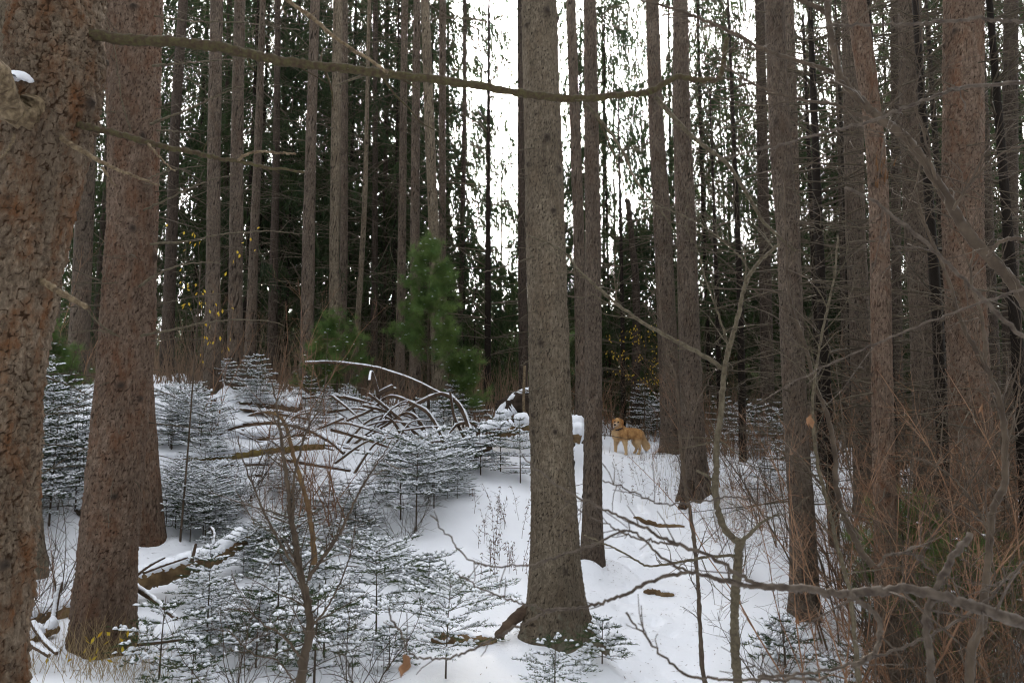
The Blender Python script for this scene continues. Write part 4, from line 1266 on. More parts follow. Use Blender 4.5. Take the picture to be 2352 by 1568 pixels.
SN = {}
def carpet(x0, x1, y0, y1, n, vs, q=1.0):
    for k in range(n):
        px = x0 + (x1 - x0) * rng.random(); Y = y0 + (y1 - y0) * rng.random()
        x = (px - 1176) / F * Y
        if abs(x - float(path_x(Y))) < .7:
            continue
        row, txt = sap_spot(px, Y)
        v_ = int(rng.choice(vs))
        put_sapling(px, Y, v_, 'snow laden %s spruce sapling in %s row %s' % (['small', 'slender', 'tall', 'tiny', 'flat topped', 'sparse', 'green', 'tallest', 'seedling size'][v_], row, txt), 'snowy saplings of the %s row %s' % (row, txt), q * (.8 + .4 * rng.random()))


carpet(75, 215, 8.0, 11.5, 20, [1, 2, 7, 2, 0], .85)
carpet(-60, 75, 7.8, 10, 6, [1, 2], .9)
carpet(385, 560, 8.4, 10.6, 28, [0, 3, 4, 5, 6], .52)
carpet(385, 520, 10.6, 12.8, 13, [0, 4, 3], .62)
carpet(500, 640, 12.6, 14.2, 6, [0, 2], .6)
carpet(560, 760, 7.9, 9.8, 20, [0, 3, 5, 6], .46)
carpet(760, 880, 8.4, 9.8, 13, [0, 3, 6, 5], .48)
carpet(700, 880, 12.9, 13.9, 7, [0, 1], .65)
carpet(860, 1090, 10.2, 11.4, 17, [0, 3, 5, 4], .5)
carpet(880, 1090, 13.3, 14.6, 8, [0, 1, 3], .75)
carpet(620, 900, 9.8, 10.8, 14, [0, 3], .55)
carpet(430, 640, 6.2, 7.4, 9, [6, 3, 6, 8], .58)
carpet(1620, 1780, 14.5, 19, 8, [0, 1])
carpet(1380, 1560, 17.5, 20, 9, [0, 1, 2])


# ------------------------------------------------------------------ soft young pines, bright green, hardly any snow
def young_pine(seed, H, wide, whorl=.26, tuft=62, needle=.125, width=.004, snow=.12):
    r = np.random.default_rng(seed)
    st, nd, sn = MB(), MB(), MB()
    st.tube(np.array([[0, 0, -.1], [.02, 0, H * .5], [0, .01, H]]), [.012 + .006 * H, .008 + .003 * H, .004], 6)
    B, D, C = [], [], []
    z = H * .24
    while z < H:
        rel = z / H
        for q in range(5):
            a = r.random() * 6.28
            L = wide * (1 - rel) ** .6 * (.55 + .55 * r.random())
            pp = wander(np.array([0, 0, z]), [math.cos(a), math.sin(a), .35 + .3 * rel], L, 7, .12, r, .05)
            st.tube(pp, np.linspace(.006, .002, 7), 4, cap=False)
            tips = [pp[-1], pp[-2], pp[-3], pp[3]]
            for w in range(int(3 + 6 * L)):
                i0 = r.integers(2, 6)
                tp = wander(pp[i0], unit(pp[i0] - pp[i0 - 1]) + r.normal(size=3) * .5 + [0, 0, .25], .12 + .22 * r.random(), 3, .1, r)
                st.tube(tp, [.002, .002, .001], 3, cap=False)
                tips += [tp[-1], tp[1]]
            for tp in tips:
                k = tuft
                B.append(tp + r.normal(size=(k, 3)) * .018); D.append(r.normal(size=(k, 3)) + [math.cos(a) * .6, math.sin(a) * .6, .55])
                if r.random() < snow:
                    C.append(tp + [0, 0, .03])
        z += whorl * (.7 + .5 * r.random())
    B = np.concatenate(B); D = np.concatenate(D)
    nd.tris(B, D, needle * (.6 + .6 * r.random(len(B))), width, r=r)
    C = np.array(C)
    if len(C):
        sn.pads(C, r.normal(size=(len(C), 3)) * [1, 1, .1], .03, .02, .014)
    return st.mesh('stem', M_SHRUB), nd.mesh('needles', M_PINE, False), sn.mesh('snow', M_SNOW_PAD) if len(C) else None


PIN = [young_pine(5, 2.9, 1.0), young_pine(6, 1.6, .85), young_pine(9, 1.1, .6, snow=.2)]
for px, Y, v, lb, sc in [(985, 13.4, 0, 'tall soft bright green young pine left of the centre trunk', 1.0), (1065, 14.0, 2, 'low green young pine at the right side of the tall one', 1.1), (775, 13.8, 1, 'low bright green young pine under the light barked trunk', 1.05),
                         (735, 14.0, 2, 'small green pine close left of the low bright green one', .95), (100, 10.8, 1, 'soft green young pine behind the orange barked trunk', 1.0),
                         (2055, 6.9, 1, 'green young pine caught in the thicket at right', .9), (2200, 6.3, 2, 'green young pine left of the dark stem at right', 1.0), (2340, 6.4, 2, 'green young pine at the right edge', .9), (2130, 6.6, 2, 'dark green little pine low in the thicket at right', .7)]:
    x = (px - 1176) / F * Y
    o = thing('young_pine', lb, 'young pine', (x, Y, gz1(x, Y)), 'soft young pines', random.random() * 6.28, sc)
    part('stem', PIN[v][0], o); part('needles', PIN[v][1], o, kind='stuff')
    if PIN[v][2]:
        part('snow', PIN[v][2], o, kind='stuff')
    if px == 985:
        o.location.z += .45

# ------------------------------------------------------------------ traced foreground saplings and overhanging branches
def traced_plant(name, label, cat, stems, mat, part_name='stem', sides=9, twmat=None):
    """stems: (pixels, Y0, Y1, w0, w1, twigs, twig length)"""
    a0 = P(*stems[0][0][0], stems[0][1])
    o = thing(name, label, cat, a0)
    for px, Y0, Y1, w0, w1, tw, tl in stems:
        limb(None, px, w0, w1, Y0, Y1, mat, part_name, twigs=tw, tl=tl, sides=sides, root=o, tw_mat=twmat or mat, wob=.002)
    return o


traced_plant('bare_sapling', 'forked dark bare shrub with many thin twigs in the left foreground', 'shrub', [
    ([(686, 1600), (690, 1565), (697, 1510), (712, 1455), (708, 1394), (699, 1354), (685, 1297), (679, 1243), (669, 1193), (662, 1126), (650, 1042), (640, 960), (626, 880)], 3.5, 3.6, 23, 3, 46, .32),
    ([(708, 1330), (722, 1307), (766, 1247), (800, 1183), (833, 1116), (867, 1062), (900, 1010)], 3.5, 3.35, 9, 2, 22, .25),
    ([(672, 1200), (676, 1100), (700, 1000), (735, 930), (752, 860)], 3.55, 3.7, 7, 2, 18, .25),
    ([(690, 1320), (640, 1240), (600, 1160), (560, 1060), (545, 1000)], 3.5, 3.5, 6, 2, 20, .25),
    ([(700, 1520), (650, 1460), (600, 1430), (560, 1380)], 3.5, 3.4, 6, 2, 12, .22),
    ([(715, 1440), (760, 1380), (800, 1290), (815, 1210)], 3.5, 3.6, 5, 2, 12, .2),
    ([(690, 1590), (640, 1520), (580, 1500), (520, 1440)], 3.4, 3.2, 4, 2, 10, .22)], M_SHRUB)
traced_plant('dead_sapling', 'dead peeling brown sapling beside the forked bare shrub', 'sapling', [
    ([(722, 1296), (716, 1210), (699, 1129), (679, 1062), (655, 975), (630, 950), (602, 945)], 5.2, 5.3, 13, 6, 12, .3)], plain('peeling_bark', (.08, .045, .022), (.15, .095, .045), 8, .8, .002))
traced_plant('crooked_sapling', 'crooked grey sapling with sharp elbow right of the path', 'sapling', [
    ([(1690, 1600), (1693, 1560), (1688, 1478), (1687, 1394), (1693, 1310), (1698, 1257), (1706, 1238)], 4.0, 4.0, 21, 19, 4, .25),
    ([(1702, 1248), (1690, 1240), (1667, 1216), (1650, 1176), (1643, 1119), (1646, 1068), (1646, 1015), (1657, 937), (1663, 853), (1673, 803), (1693, 736), (1707, 669), (1724, 628), (1745, 600), (1790, 560)], 4.0, 4.1, 16, 8, 16, .4),
    ([(1706, 1240), (1726, 1222), (1752, 1198), (1790, 1178)], 4.0, 4.0, 10, 3, 6, .3),
    ([(1660, 845), (1600, 808), (1515, 763), (1448, 722), (1378, 665), (1331, 622), (1290, 575), (1213, 541)], 4.1, 4.2, 11, 4, 16, .3),
    ([(1640, 1105), (1620, 1090), (1600, 1080)], 4.0, 4.0, 8, 5, 0, .1),
    ([(1673, 800), (1650, 720), (1620, 640), (1600, 560)], 4.1, 4.2, 6, 2, 8, .3),
    ([(1686, 1275), (1620, 1278), (1560, 1290), (1510, 1297), (1482, 1297), (1415, 1260), (1340, 1228)], 4.0, 3.9, 7, 3, 10, .2),
    ([(1724, 628), (1700, 590), (1650, 545), (1580, 500), (1500, 470)], 4.1, 4.2, 5, 2, 10, .3)], M_OLIVE, sides=10)
traced_plant('thin_sapling', 'thin straight brown sapling left of the crooked grey one', 'sapling', [
    ([(1624, 1600), (1619, 1566), (1613, 1529), (1603, 1344), (1593, 1230), (1583, 1166), (1569, 1075), (1562, 1015), (1557, 921), (1550, 860), (1529, 806), (1515, 700), (1512, 590)], 4.6, 4.8, 11, 3, 26, .35),
    ([(1568, 1060), (1585, 985), (1600, 930), (1640, 850)], 4.7, 4.8, 5, 2, 10, .25)], M_SHRUB)
traced_plant('dark_sapling', 'dark curving sapling just right of the grey speckled trunk', 'sapling', [
    ([(2005, 1300), (1975, 1260), (1942, 1193), (1921, 1115), (1918, 1042), (1901, 954), (1871, 880), (1848, 786), (1814, 685), (1804, 517), (1800, 400)], 4.2, 4.5, 14, 4, 30, .5),
    ([(1980, 1240), (1900, 1130), (1860, 1080), (1800, 1010), (1740, 950)], 4.2, 4.3, 6, 2, 14, .4)], M_SHRUB)
traced_plant('olive_sapling', 'slender olive green sapling stem rising in the right foreground', 'sapling', [
    ([(1976, 1600), (1972, 1560), (1962, 1445), (1948, 1344), (1921, 1243), (1898, 1142), (1874, 1042), (1868, 900), (1890, 760), (1915, 640), (1925, 540)], 4.0, 4.4, 11, 4, 24, .4)], M_OLIVE)
traced_plant('brown_sapling', 'dark brown sapling with kinked stem near the right edge', 'sapling', [
    ([(2222, 1600), (2226, 1560), (2230, 1495), (2257, 1428), (2264, 1344), (2274, 1243), (2278, 1176), (2308, 1109), (2308, 1042), (2305, 971), (2291, 904), (2254, 820), (2221, 769), (2197, 706), (2173, 628), (2126, 517), (2100, 430)], 3.2, 3.6, 20, 5, 34, .45),
    ([(2262, 830), (2258, 740), (2230, 640), (2235, 560), (2215, 470)], 3.4, 3.5, 9, 3, 14, .35),
    ([(2275, 1230), (2240, 1160), (2180, 1090), (2110, 1050)], 3.3, 3.3, 7, 2, 14, .35)], M_SHRUB)
traced_plant('arching_branch', 'big dark arching branch sweeping down across the upper right corner', 'branch', [
    ([(2420, 790), (2352, 688), (2312, 634), (2261, 578), (2217, 527), (2160, 430), (2117, 363), (2076, 313), (2026, 276), (1976, 229), (1930, 178), (1922, 134), (1905, 67), (1900, 0), (1898, -60)], 2.9, 3.3, 27, 14, 14, .5),
    ([(1902, 30), (1860, 10), (1824, -4), (1790, -20)], 3.3, 3.3, 13, 9, 3, .3),
    ([(1922, 168), (1908, 163), (1824, 138), (1740, 108), (1700, 84), (1633, 54), (1559, 24), (1472, 0)], 3.25, 3.3, 11, 6, 14, .35),
    ([(2040, 288), (1976, 268), (1915, 239), (1841, 229), (1740, 198), (1660, 150)], 3.15, 3.1, 9, 4, 16, .4),
    ([(2150, 415), (2120, 300), (2100, 220), (2130, 120)], 3.0, 2.9, 7, 2, 14, .35),
    ([(2270, 590), (2290, 560), (2330, 548), (2400, 556)], 2.9, 2.7, 10, 8, 5, .3),
    ([(2190, 480), (2230, 420), (2290, 360), (2360, 330)], 2.95, 2.8, 7, 4, 14, .4)], M_SHRUB, 'limb')
traced_plant('overhanging_branch', 'blurred grey brown branch with long twigs crossing the lower right foreground', 'branch', [
    ([(2440, 1462), (2352, 1431), (2244, 1394), (2143, 1364), (2076, 1351), (2026, 1357), (1925, 1361), (1841, 1351), (1740, 1344)], 1.7, 1.75, 28, 14, 8, .2),
    ([(1850, 1352), (1740, 1340), (1633, 1277), (1566, 1253), (1465, 1206), (1398, 1173), (1331, 1142), (1263, 1102), (1196, 1042)], 1.75, 1.7, 10.5, 3.0, 11, .10),
    ([(1840, 1355), (1740, 1347), (1667, 1334), (1583, 1315), (1499, 1334), (1425, 1368), (1337, 1396), (1263, 1403), (1196, 1435), (1102, 1482), (1035, 1509), (978, 1512), (941, 1499), (924, 1458), (900, 1421), (894, 1393)], 1.75, 1.7, 9.8, 3.8, 9, .07),
    ([(1270, 1402), (1196, 1384), (1119, 1357), (1042, 1314)], 1.7, 1.7, 4.5, 3.0, 6, .05),
    ([(1740, 1345), (1600, 1317), (1532, 1287), (1482, 1243), (1441, 1218), (1378, 1243), (1297, 1273), (1213, 1297), (1102, 1295), (1035, 1240), (991, 1183)], 1.75, 1.72, 6.8, 3.0, 9, .07),
    ([(1560, 1250), (1480, 1240), (1398, 1206), (1331, 1170), (1280, 1130)], 1.73, 1.7, 5.2, 2.2, 7, .08),
    ([(1740, 1151), (1667, 1142), (1566, 1156), (1499, 1152), (1445, 1126), (1384, 1102)], 1.9, 1.9, 4.5, 3.0, 11, .10),
    ([(1900, 1556), (1740, 1560), (1599, 1556), (1549, 1529), (1482, 1462), (1438, 1404)], 1.7, 1.65, 7.5, 4.5, 7, .10),
    ([(2143, 1600), (2136, 1512), (2126, 1428), (2150, 1354), (2190, 1277), (2230, 1226)], 1.7, 1.75, 16, 14, 3, .1),
    ([(2020, 1300), (2040, 1275), (2090, 1270), (2130, 1300), (2180, 1345)], 1.75, 1.75, 5.2, 4.5, 5, .1),
    ([(1950, 1362), (2010, 1410), (2022, 1455), (2005, 1500), (1960, 1530)], 1.72, 1.7, 12, 10, 2, .1),
    ([(1740, 1555), (1860, 1545), (1990, 1515), (2110, 1470), (2240, 1400), (2352, 1290)], 1.8, 1.8, 6.8, 5.2, 8, .2)], M_GREYTWIG, 'limb')
traced_plant('grey_twig', 'soft grey twig hanging across the top right corner', 'branch', [([(2440, 52), (2352, 50), (2240, 46), (2110, 55), (2020, 58), (1930, 60), (1900, 58)], 1.6, 1.6, 8, 6, 0, .1)], M_GREYTWIG, 'limb')
traced_plant('grey_twig', 'long dark grey twig slanting up to the right edge over the stout trunk', 'branch', [([(2440, 170), (2352, 187), (2210, 202), (2110, 235), (2009, 276), (1908, 302), (1774, 336), (1650, 365)], 1.8, 1.9, 10, 4, 5, .15),
     ([(2210, 202), (2180, 210), (2176, 201)], 1.8, 1.8, 5, 4, 0, .1)], M_GREYTWIG, 'limb')
traced_plant('grey_twig', 'blurred pale twig slanting down to the right edge beside the dark stem', 'branch', [([(1940, 430), (2020, 470), (2170, 600), (2290, 720), (2352, 772), (2420, 790)], 1.9, 1.7, 6, 11, 4, .2)], M_GREYTWIG, 'limb')
traced_plant('grey_twig', 'thin dark twig running level from the centre to the right edge', 'branch', [([(2440, 640), (2300, 680), (2200, 716), (2080, 760), (1900, 840), (1780, 900)], 2.0, 2.2, 6, 3, 6, .2)], M_GREYTWIG, 'limb')

# fine dry spray of twigs in the open air at right
o = thing('dead_spruce', 'dead spruce standing in the thicket at right, all thin bare limbs', 'tree', (P(2060, 1300, 9.6)[0], 9.6, gz1(P(2060, 1300, 9.6)[0], 9.6)))
nd, wd = crown_mesh(77, 9, 40, 2.6, .5, .1, .8)
part('limbs', wd.mesh('limbs', M_TWIG_DEAD), o)
mb = MB(); mb.tube(np.array([[0, 0, -.2], [.05, 0, 3], [0, 0, 9]]), [.07, .06, .02], 8); part('trunk', mb.mesh('trunk', M_BARK_DARK), o)
DEAD, DTR = [next(c for c in o.children if c.name.startswith(q)).data for q in ('limbs', 'trunk')]
for px, Y, lb in [(1700, 15, 'dead spruce with bare level limbs left of the grey speckled trunk'), (1880, 14, 'dead spruce with bare level limbs right of the grey speckled trunk'), (1430, 18.5, 'dead spruce with bare limbs behind the dog'),
                  (2260, 10.5, 'dead spruce with bare limbs behind the stout rough trunk'), (1120, 17, 'dead spruce with bare limbs in the bright gap'), (1650, 18, 'dead spruce with bare limbs right of the tall pair'), (2330, 7.2, 'dead spruce with bare limbs at the right edge'), (2150, 8.2, 'dead spruce with bare limbs left of the stout rough trunk'), (1900, 10, 'dead spruce with bare limbs close right of the grey speckled trunk'), (2180, 12.5, 'dead spruce with bare limbs between the two rough trunks'), (1960, 16, 'dead spruce with bare limbs near the straight trunk')]:
    x = (px - 1176) / F * Y
    o = thing('dead_spruce', lb, 'tree', (x, Y, gz1(x, Y)), 'dead spruces', random.random() * 6.28, .9 + .3 * random.random())
    part('trunk', DTR, o); part('limbs', DEAD, o)


# ------------------------------------------------------------------ yellow leaves still on two saplings
def leafy(label, spots, Y, base_px, n, lw):
    x = (base_px - 1176) / F * Y
    root = np.array([x, Y, gz1(x, Y)])
    o = thing('beech_sapling', label, 'sapling', root)
    mb, lf = MB(), MB()
    top = root + [0.1, 0, 3.2]
    st = cr([root - [0, 0, .1], root + [.05, 0, 1.2], top], 14)
    mb.tube(st, np.linspace(.014, .004, 14), 5)
    B = []
    for px, py in spots:
        q = P(px, py, Y + rng.normal() * .25)
        i0 = int(np.clip((q[2] - root[2] - .25) / 3.2 * 13, 0, 12))
        c = cr([st[i0], (st[i0] + q) / 2 + [0, 0, .08], q], 8)
        mb.tube(c, np.linspace(.005, .0015, 8), 3, cap=False)
        B += [c[k] + rng.normal(size=3) * .06 for k in (4, 5, 6, 7) for _ in range(n)]
    B = np.array(B)
    lf.leaves(B, rng.normal(size=B.shape) * .5 + [0, 0, -1], .05 * lw * (.7 + .6 * rng.random(len(B))), .026 * lw)
    part('stem', mb.mesh('stem', M_SHRUB, off=root), o)
    part('leaves', lf.mesh('leaves', M_LEAF_YELLOW, False, off=root), o, kind='stuff')


leafy('leafless looking sapling with last yellow leaves above the dog', [(1385 + 190 * rng.random(), 745 + 135 * rng.random()) for k in range(26)], 17.6, 1476, 2, 1.35)
leafy('sapling with scattered yellow leaves by the two equal grey trunks', [(390 + 230 * rng.random(), 500 + 280 * rng.random() ** 1.3) for k in range(14)], 8.5, 430, 1, 1.0)

# hanging dead leaf
c0 = P(928, 1500, 1.7)
o = thing('dead_leaf', 'curled brown dead leaf hanging below the long bent twig', 'leaf', c0)
u = np.linspace(0, 1, 9)
mb = MB()
cx = .006 * np.sin(u * 5); zz = -.052 * u; wv = .011 * np.sin(np.clip(u * 1.05, 0, 1) * math.pi) ** .8 * (1 + .3 * np.sin(u * 14))
V = np.concatenate([np.stack([cx - wv, .006 * np.cos(u * 6), zz], -1), np.stack([cx, -.004 + 0 * u, zz], -1), np.stack([cx + wv, .008 * np.sin(u * 7), zz], -1)])
i = np.arange(8)
mb.add(V, np.concatenate([np.stack([i, i + 1, i + 10, i + 9], -1), np.stack([i + 9, i + 10, i + 19, i + 18], -1)]))
part('blade', mb.mesh('blade', M_LEAF_BROWN), o)
mb = MB(); mb.tube(np.array([[0, 0, .012], [.001, 0, 0]]), .0006, 4); part('stalk', mb.mesh('stalk', M_WEED), o)
for px, py, Y in [(1862, 955, 3.2), (2255, 930, 3.6), (1832, 1412, 3.6), (1855, 960, 4.2), (998, 1392, 6.9)]:
    c0 = P(px, py, Y)
    mb = MB(); mb.leaves(np.array([[0, 0, 0], [0.004, 0, .01]]), np.array([[.1, 0, -1], [-.3, .2, -.9]]), .055, .026)
    single('dead_leaf', mb.mesh('dead_leaf', M_LEAF_BROWN, False), 'withered brown leaf clinging %s' % {1862: 'to the thicket right of the grey speckled trunk', 2255: 'to a twig before the stout rough trunk', 1832: 'near the foot of the grey speckled trunk', 1855: 'to the dark curving sapling', 998: 'to the lone small sapling'}[px], 'leaf', c0, 'withered leaves')

# ------------------------------------------------------------------ dry weeds and grass
def weed_mesh(sd):
    r = np.random.default_rng(sd); mb = MB()
    pp = wander([0, 0, -.03], [r.normal() * .15, r.normal() * .15, 1], .28 + .2 * r.random(), 7, .1, r)
    mb.tube(pp, np.linspace(.0028, .0015, 7), 3, cap=False)
    n = 16
    k = r.integers(2, 7, n)
    mb.leaves(pp[k] + r.normal(size=(n, 3)) * .012, r.normal(size=(n, 3)) * .6 + [0, 0, -.7], .035, .011, r=r)
    for q in range(2):
        mb.tube(wander(pp[3 + q], r.normal(size=3) * [.6, .6, .2] + [0, 0, .6], .13, 4, .1, r), np.linspace(.002, .001, 4), 3, cap=False)
    return mb.mesh('dry_weed', M_WEED, False)


WEED = [weed_mesh(k) for k in range(6)]
def weed(px, py, where):
    Y = 8.0
    for _ in range(14):
        q = P(px, py, Y); g = gz1(q[0], q[1]); Y += (q[2] - g) * 2.2; Y = min(max(Y, 3), 18)
    o = single('dry_weed', WEED[int(rng.integers(6))], 'brown dry weed stalk standing in the snow ' + where, 'weed', (q[0], q[1], g), 'dry weeds ' + where)
    o.rotation_euler = (0, 0, rng.random() * 6.28); o.scale = (.8 + .5 * rng.random(),) * 3


for k in range(30):
    weed(1075 + 140 * rng.random(), 1165 + 175 * rng.random(), 'left of the big centre trunk')
for k in range(22):
    weed(1425 + 150 * rng.random(), 1075 + 90 * rng.random(), 'along the path below the dog')
for k in range(14):
    weed(1730 + 130 * rng.random(), 1080 + 150 * rng.random(), 'by the grey speckled trunk')


def grass(name, label, px, py, Y, rx, ry, n, H, mat, lean=.5, w=.004):
    q = P(px, py, Y)
    x = q[0] + rng.normal(size=n) * rx; y = q[1] + rng.normal(size=n) * ry
    z = gz(x, y) - .02
    mb = MB()
    for k in range(n):
        L = H * (.4 + .8 * rng.random()); a = rng.random() * 6.28
        d = np.array([math.cos(a) * lean * rng.random(), math.sin(a) * lean * rng.random(), 1])
        pp = wander([x[k], y[k], z[k]], d, L, 5, .10, rng, -.06 * lean)
        mb.tube(pp, np.linspace(w * .5, w * .12, 5), 3, cap=False)
    o = q * 1.0
    single(name, mb.mesh(name, mat, False, off=o), kind='stuff', label=label, loc=o)


grass('dry_grass', 'straw coloured dry grass round the foot of the reddish spruce', 230, 1540, 5.55, .26, .12, 190, .42, M_STRAW, .7)
grass('dry_grass', 'dry grass at lower left corner', 60, 1500, 5.4, .35, .25, 90, .35, M_STRAW, .7)
grass('dry_grass', 'thin dry grass left of the tall pair of trunks', 1575, 1090, 13.2, .28, .8, 200, .26, M_WEED, .4, .006)
grass('dry_grass', 'thin dry grass right of the tall pair of trunks', 1690, 1100, 12.5, .7, 1.0, 420, .4, M_STRAW, .5, .005)
grass('dry_grass', 'thin dry grass behind the grey speckled trunk', 1900, 1150, 11, .8, 1.2, 360, .4, M_UNDER, .5, .005)
grass('dry_grass', 'dry grass at the feet of the tall pair of trunks', 1560, 1040, 14.9, .45, .2, 220, .35, M_UNDER, .6, .006)
grass('dry_grass', 'dry grass on the crest at left', 620, 900, 14.6, 1.6, .5, 520, .5, M_UNDER, .6, .006)
grass('dry_grass', 'dry grass by the root plate', 1120, 975, 14.2, .7, .4, 260, .5, M_UNDER, .5, .006)
mb = MB()
n = 26
q = P(230, 1500, 5.5)
B = np.stack([q[0] + rng.normal(size=n) * .22, q[1] + rng.normal(size=n) * .06, q[2] - .05 + .3 * rng.random(n) ** 1.5], -1)
mb.leaves(B - q, rng.normal(size=(n, 3)) * .6 + [0, 0, -.6], .055, .02)
single('yellow_weed_leaves', mb.mesh('yellow_weed_leaves', M_LEAF_YELLOW, False), kind='stuff', label='yellowed narrow leaves in the dry grass', loc=q)
# bits of bark, cones and needles dropped on the path
mb = MB()
n = 1700
y = 5.4 + 10 * rng.random(n); x = path_x(y) + rng.normal(size=n) * .6
mb.tris(np.stack([x, y, gz(x, y) + .004], -1), np.stack([rng.normal(size=n), rng.normal(size=n), .12 * rng.random(n)], -1), (.012 + .05 * rng.random(n) ** 3), .009, side=np.tile([0, 0, 1.0], (n, 1)))
single('needle_litter', mb.mesh('needle_litter', M_WEED, False), kind='stuff', label='bits of twig and bark trodden into the path')

mb = MB()
for k, d in TR.items():
    if d['Y'] < 13:
        n = 110
        a = rng.random(n) * 6.28; rr = d['r3'][1] * 1.15 + .30 * rng.random(n) ** 2
        x = d['base'][0] + np.cos(a) * rr; y = d['base'][1] + np.sin(a) * rr
        mb.tris(np.stack([x, y, gz(x, y) + .004], -1), np.stack([rng.normal(size=n), rng.normal(size=n), .15 * rng.random(n)], -1), .012 + .04 * rng.random(n) ** 2, .01, side=np.tile([0, 0, 1.0], (n, 1)))
single('bark_litter', mb.mesh('bark_litter', M_WEED, False), kind='stuff', label='flakes of bark fallen on the snow round the trunks')

# ------------------------------------------------------------------ the dog
DX = P(1447, 1041, 16)[0]
DZ = gz1(DX, 16.0)
DS = .000905


def dp(X, Yz, d=0.0):
    """profile drawing of the dog -> metres (d: depth, minus is towards us)"""
    return np.array([(X - 850) * DS, d, (1235 - Yz) * DS])


def chain(pts, n=10):
    """pts: (X, Y, depth, radius px, width factor)"""
    out_ = []
    p = np.array([[*dp(a, b_, c), r_ * DS, w_] for a, b_, c, r_, w_ in pts])
    return cr(p, n * (len(pts) - 1))


CH = [
    [(600, 765, -.02, 140, .8), (720, 745, 0, 155, .8), (860, 735, .02, 140, .82), (980, 730, .04, 128, .82), (1085, 750, .06, 118, .82)],                 # trunk
    [(590, 800, -.03, 110, .8), (540, 740, -.03, 92, .85), (560, 660, -.03, 82, .9), (590, 580, -.03, 78, .9), (588, 500, -.03, 82, .95)],                     # chest, neck
    [(700, 650, 0, 95, .8), (640, 590, -.02, 85, .85), (600, 530, -.03, 80, .9)],                                                                     # nape
    [(578, 468, -.035, 100, .95), (562, 455, -.045, 98, .95), (538, 465, -.06, 88, .9)],                                                             # skull
    [(540, 488, -.07, 66, .95), (508, 514, -.10, 54, 1.0), (486, 532, -.125, 44, 1.05)],                                                              # muzzle
    [(555, 535, -.06, 50, .9), (520, 553, -.09, 34, .95)],                                                                                     # jaw
    [(700, 800, -.065, 95, .6), (712, 900, -.085, 66, .8), (728, 1000, -.09, 48, .9), (738, 1100, -.09, 40, .95), (745, 1180, -.09, 36, 1), (738, 1212, -.10, 36, 1.1), (720, 1222, -.115, 30, 1.2)],
    [(570, 820, .06, 90, .6), (545, 900, .08, 64, .8), (530, 1000, .085, 46, .9), (522, 1100, .085, 38, .95), (520, 1160, .085, 35, 1), (514, 1178, .075, 36, 1.1), (500, 1186, .06, 30, 1.2)],
    [(1075, 780, .02, 112, .55), (1050, 880, -.01, 90, .7), (1035, 960, -.02, 62, .85), (1075, 1040, -.02, 40, .9), (1085, 1075, -.02, 36, .95), (1072, 1150, -.02, 32, 1), (1058, 1195, -.025, 34, 1.1), (1030, 1215, -.04, 30, 1.2)],
    [(1060, 790, .13, 105, .55), (1030, 880, .15, 84, .7), (985, 960, .155, 58, .85), (1020, 1040, .155, 38, .9), (1035, 1075, .155, 34, .95), (1015, 1140, .155, 31, 1), (1000, 1172, .15, 32, 1.1), (975, 1186, .14, 28, 1.2)],
    [(1120, 720, .07, 70, .7), (1175, 800, .08, 46, .8), (1195, 900, .085, 66, .7), (1225, 990, .085, 86, .6), (1275, 1070, .085, 84, .55), (1335, 1125, .085, 50, .5), (1362, 1142, .085, 16, .5)],
    [(470, 700, -.02, 55, .8), (490, 780, -.02, 70, .8), (540, 860, -.01, 60, .75)],                                                                   # breast
]
import bmesh
bmm = bmesh.new()
for chn in CH:
    for x, y, z, r_, w_ in chain(chn, 8):
        res = bmesh.ops.create_icosphere(bmm, subdivisions=2, radius=1.0)
        for vv in res['verts']:
            vv.co = Vector((vv.co.x * r_ + x, vv.co.y * r_ * w_ + y, vv.co.z * r_ + z))
tmp = bpy.data.meshes.new('dog_tmp'); bmm.to_mesh(tmp); bmm.free()
to = bpy.data.objects.new('dog_tmp', tmp); COL.objects.link(to)
rm = to.modifiers.new('r', 'REMESH'); rm.mode = 'VOXEL'; rm.voxel_size = .009
sm = to.modifiers.new('s', 'SMOOTH'); sm.factor = .5; sm.iterations = 5
dg = bpy.context.evaluated_depsgraph_get()
body = bpy.data.meshes.new_from_object(to.evaluated_get(dg))
bpy.data.objects.remove(to); bpy.data.meshes.remove(tmp)
body.name = 'body'
nv = len(body.vertices)
co = np.zeros(nv * 3); body.vertices.foreach_get('co', co); co = co.reshape(-1, 3)
no = np.zeros(nv * 3); body.vertices.foreach_get('normal', no); no = no.reshape(-1, 3)
# coat colour: paler on breast, belly, legs' feathering, tail and face, richer on back, ears, flank
def seg(a, b_, v_):
    return np.clip((v_ - a) / (b_ - a), 0, 1)
pale = np.zeros(nv)
X_, Z_ = co[:, 0] / DS + 850, 1235 - co[:, 2] / DS
pale = np.maximum(pale, seg(620, 470, X_) * seg(560, 700, Z_) * .75)
pale = np.maximum(pale, seg(840, 920, Z_) * .7)
pale = np.maximum(pale, seg(1130, 1240, X_) * .75)
muz = np.exp(-(((X_ - 515) / 62) ** 2 + ((Z_ - 525) / 52) ** 2))
pale = np.clip(pale + .12 * vnoise(co[:, 0] * 22, co[:, 2] * 22, 4), 0, 1)
body.attributes.new('pale', 'FLOAT', 'POINT').data.foreach_set('value', pale.astype(np.float32))
body.attributes.new('muzzle', 'FLOAT', 'POINT').data.foreach_set('value', (muz * (no[:, 1] < .3)).astype(np.float32))


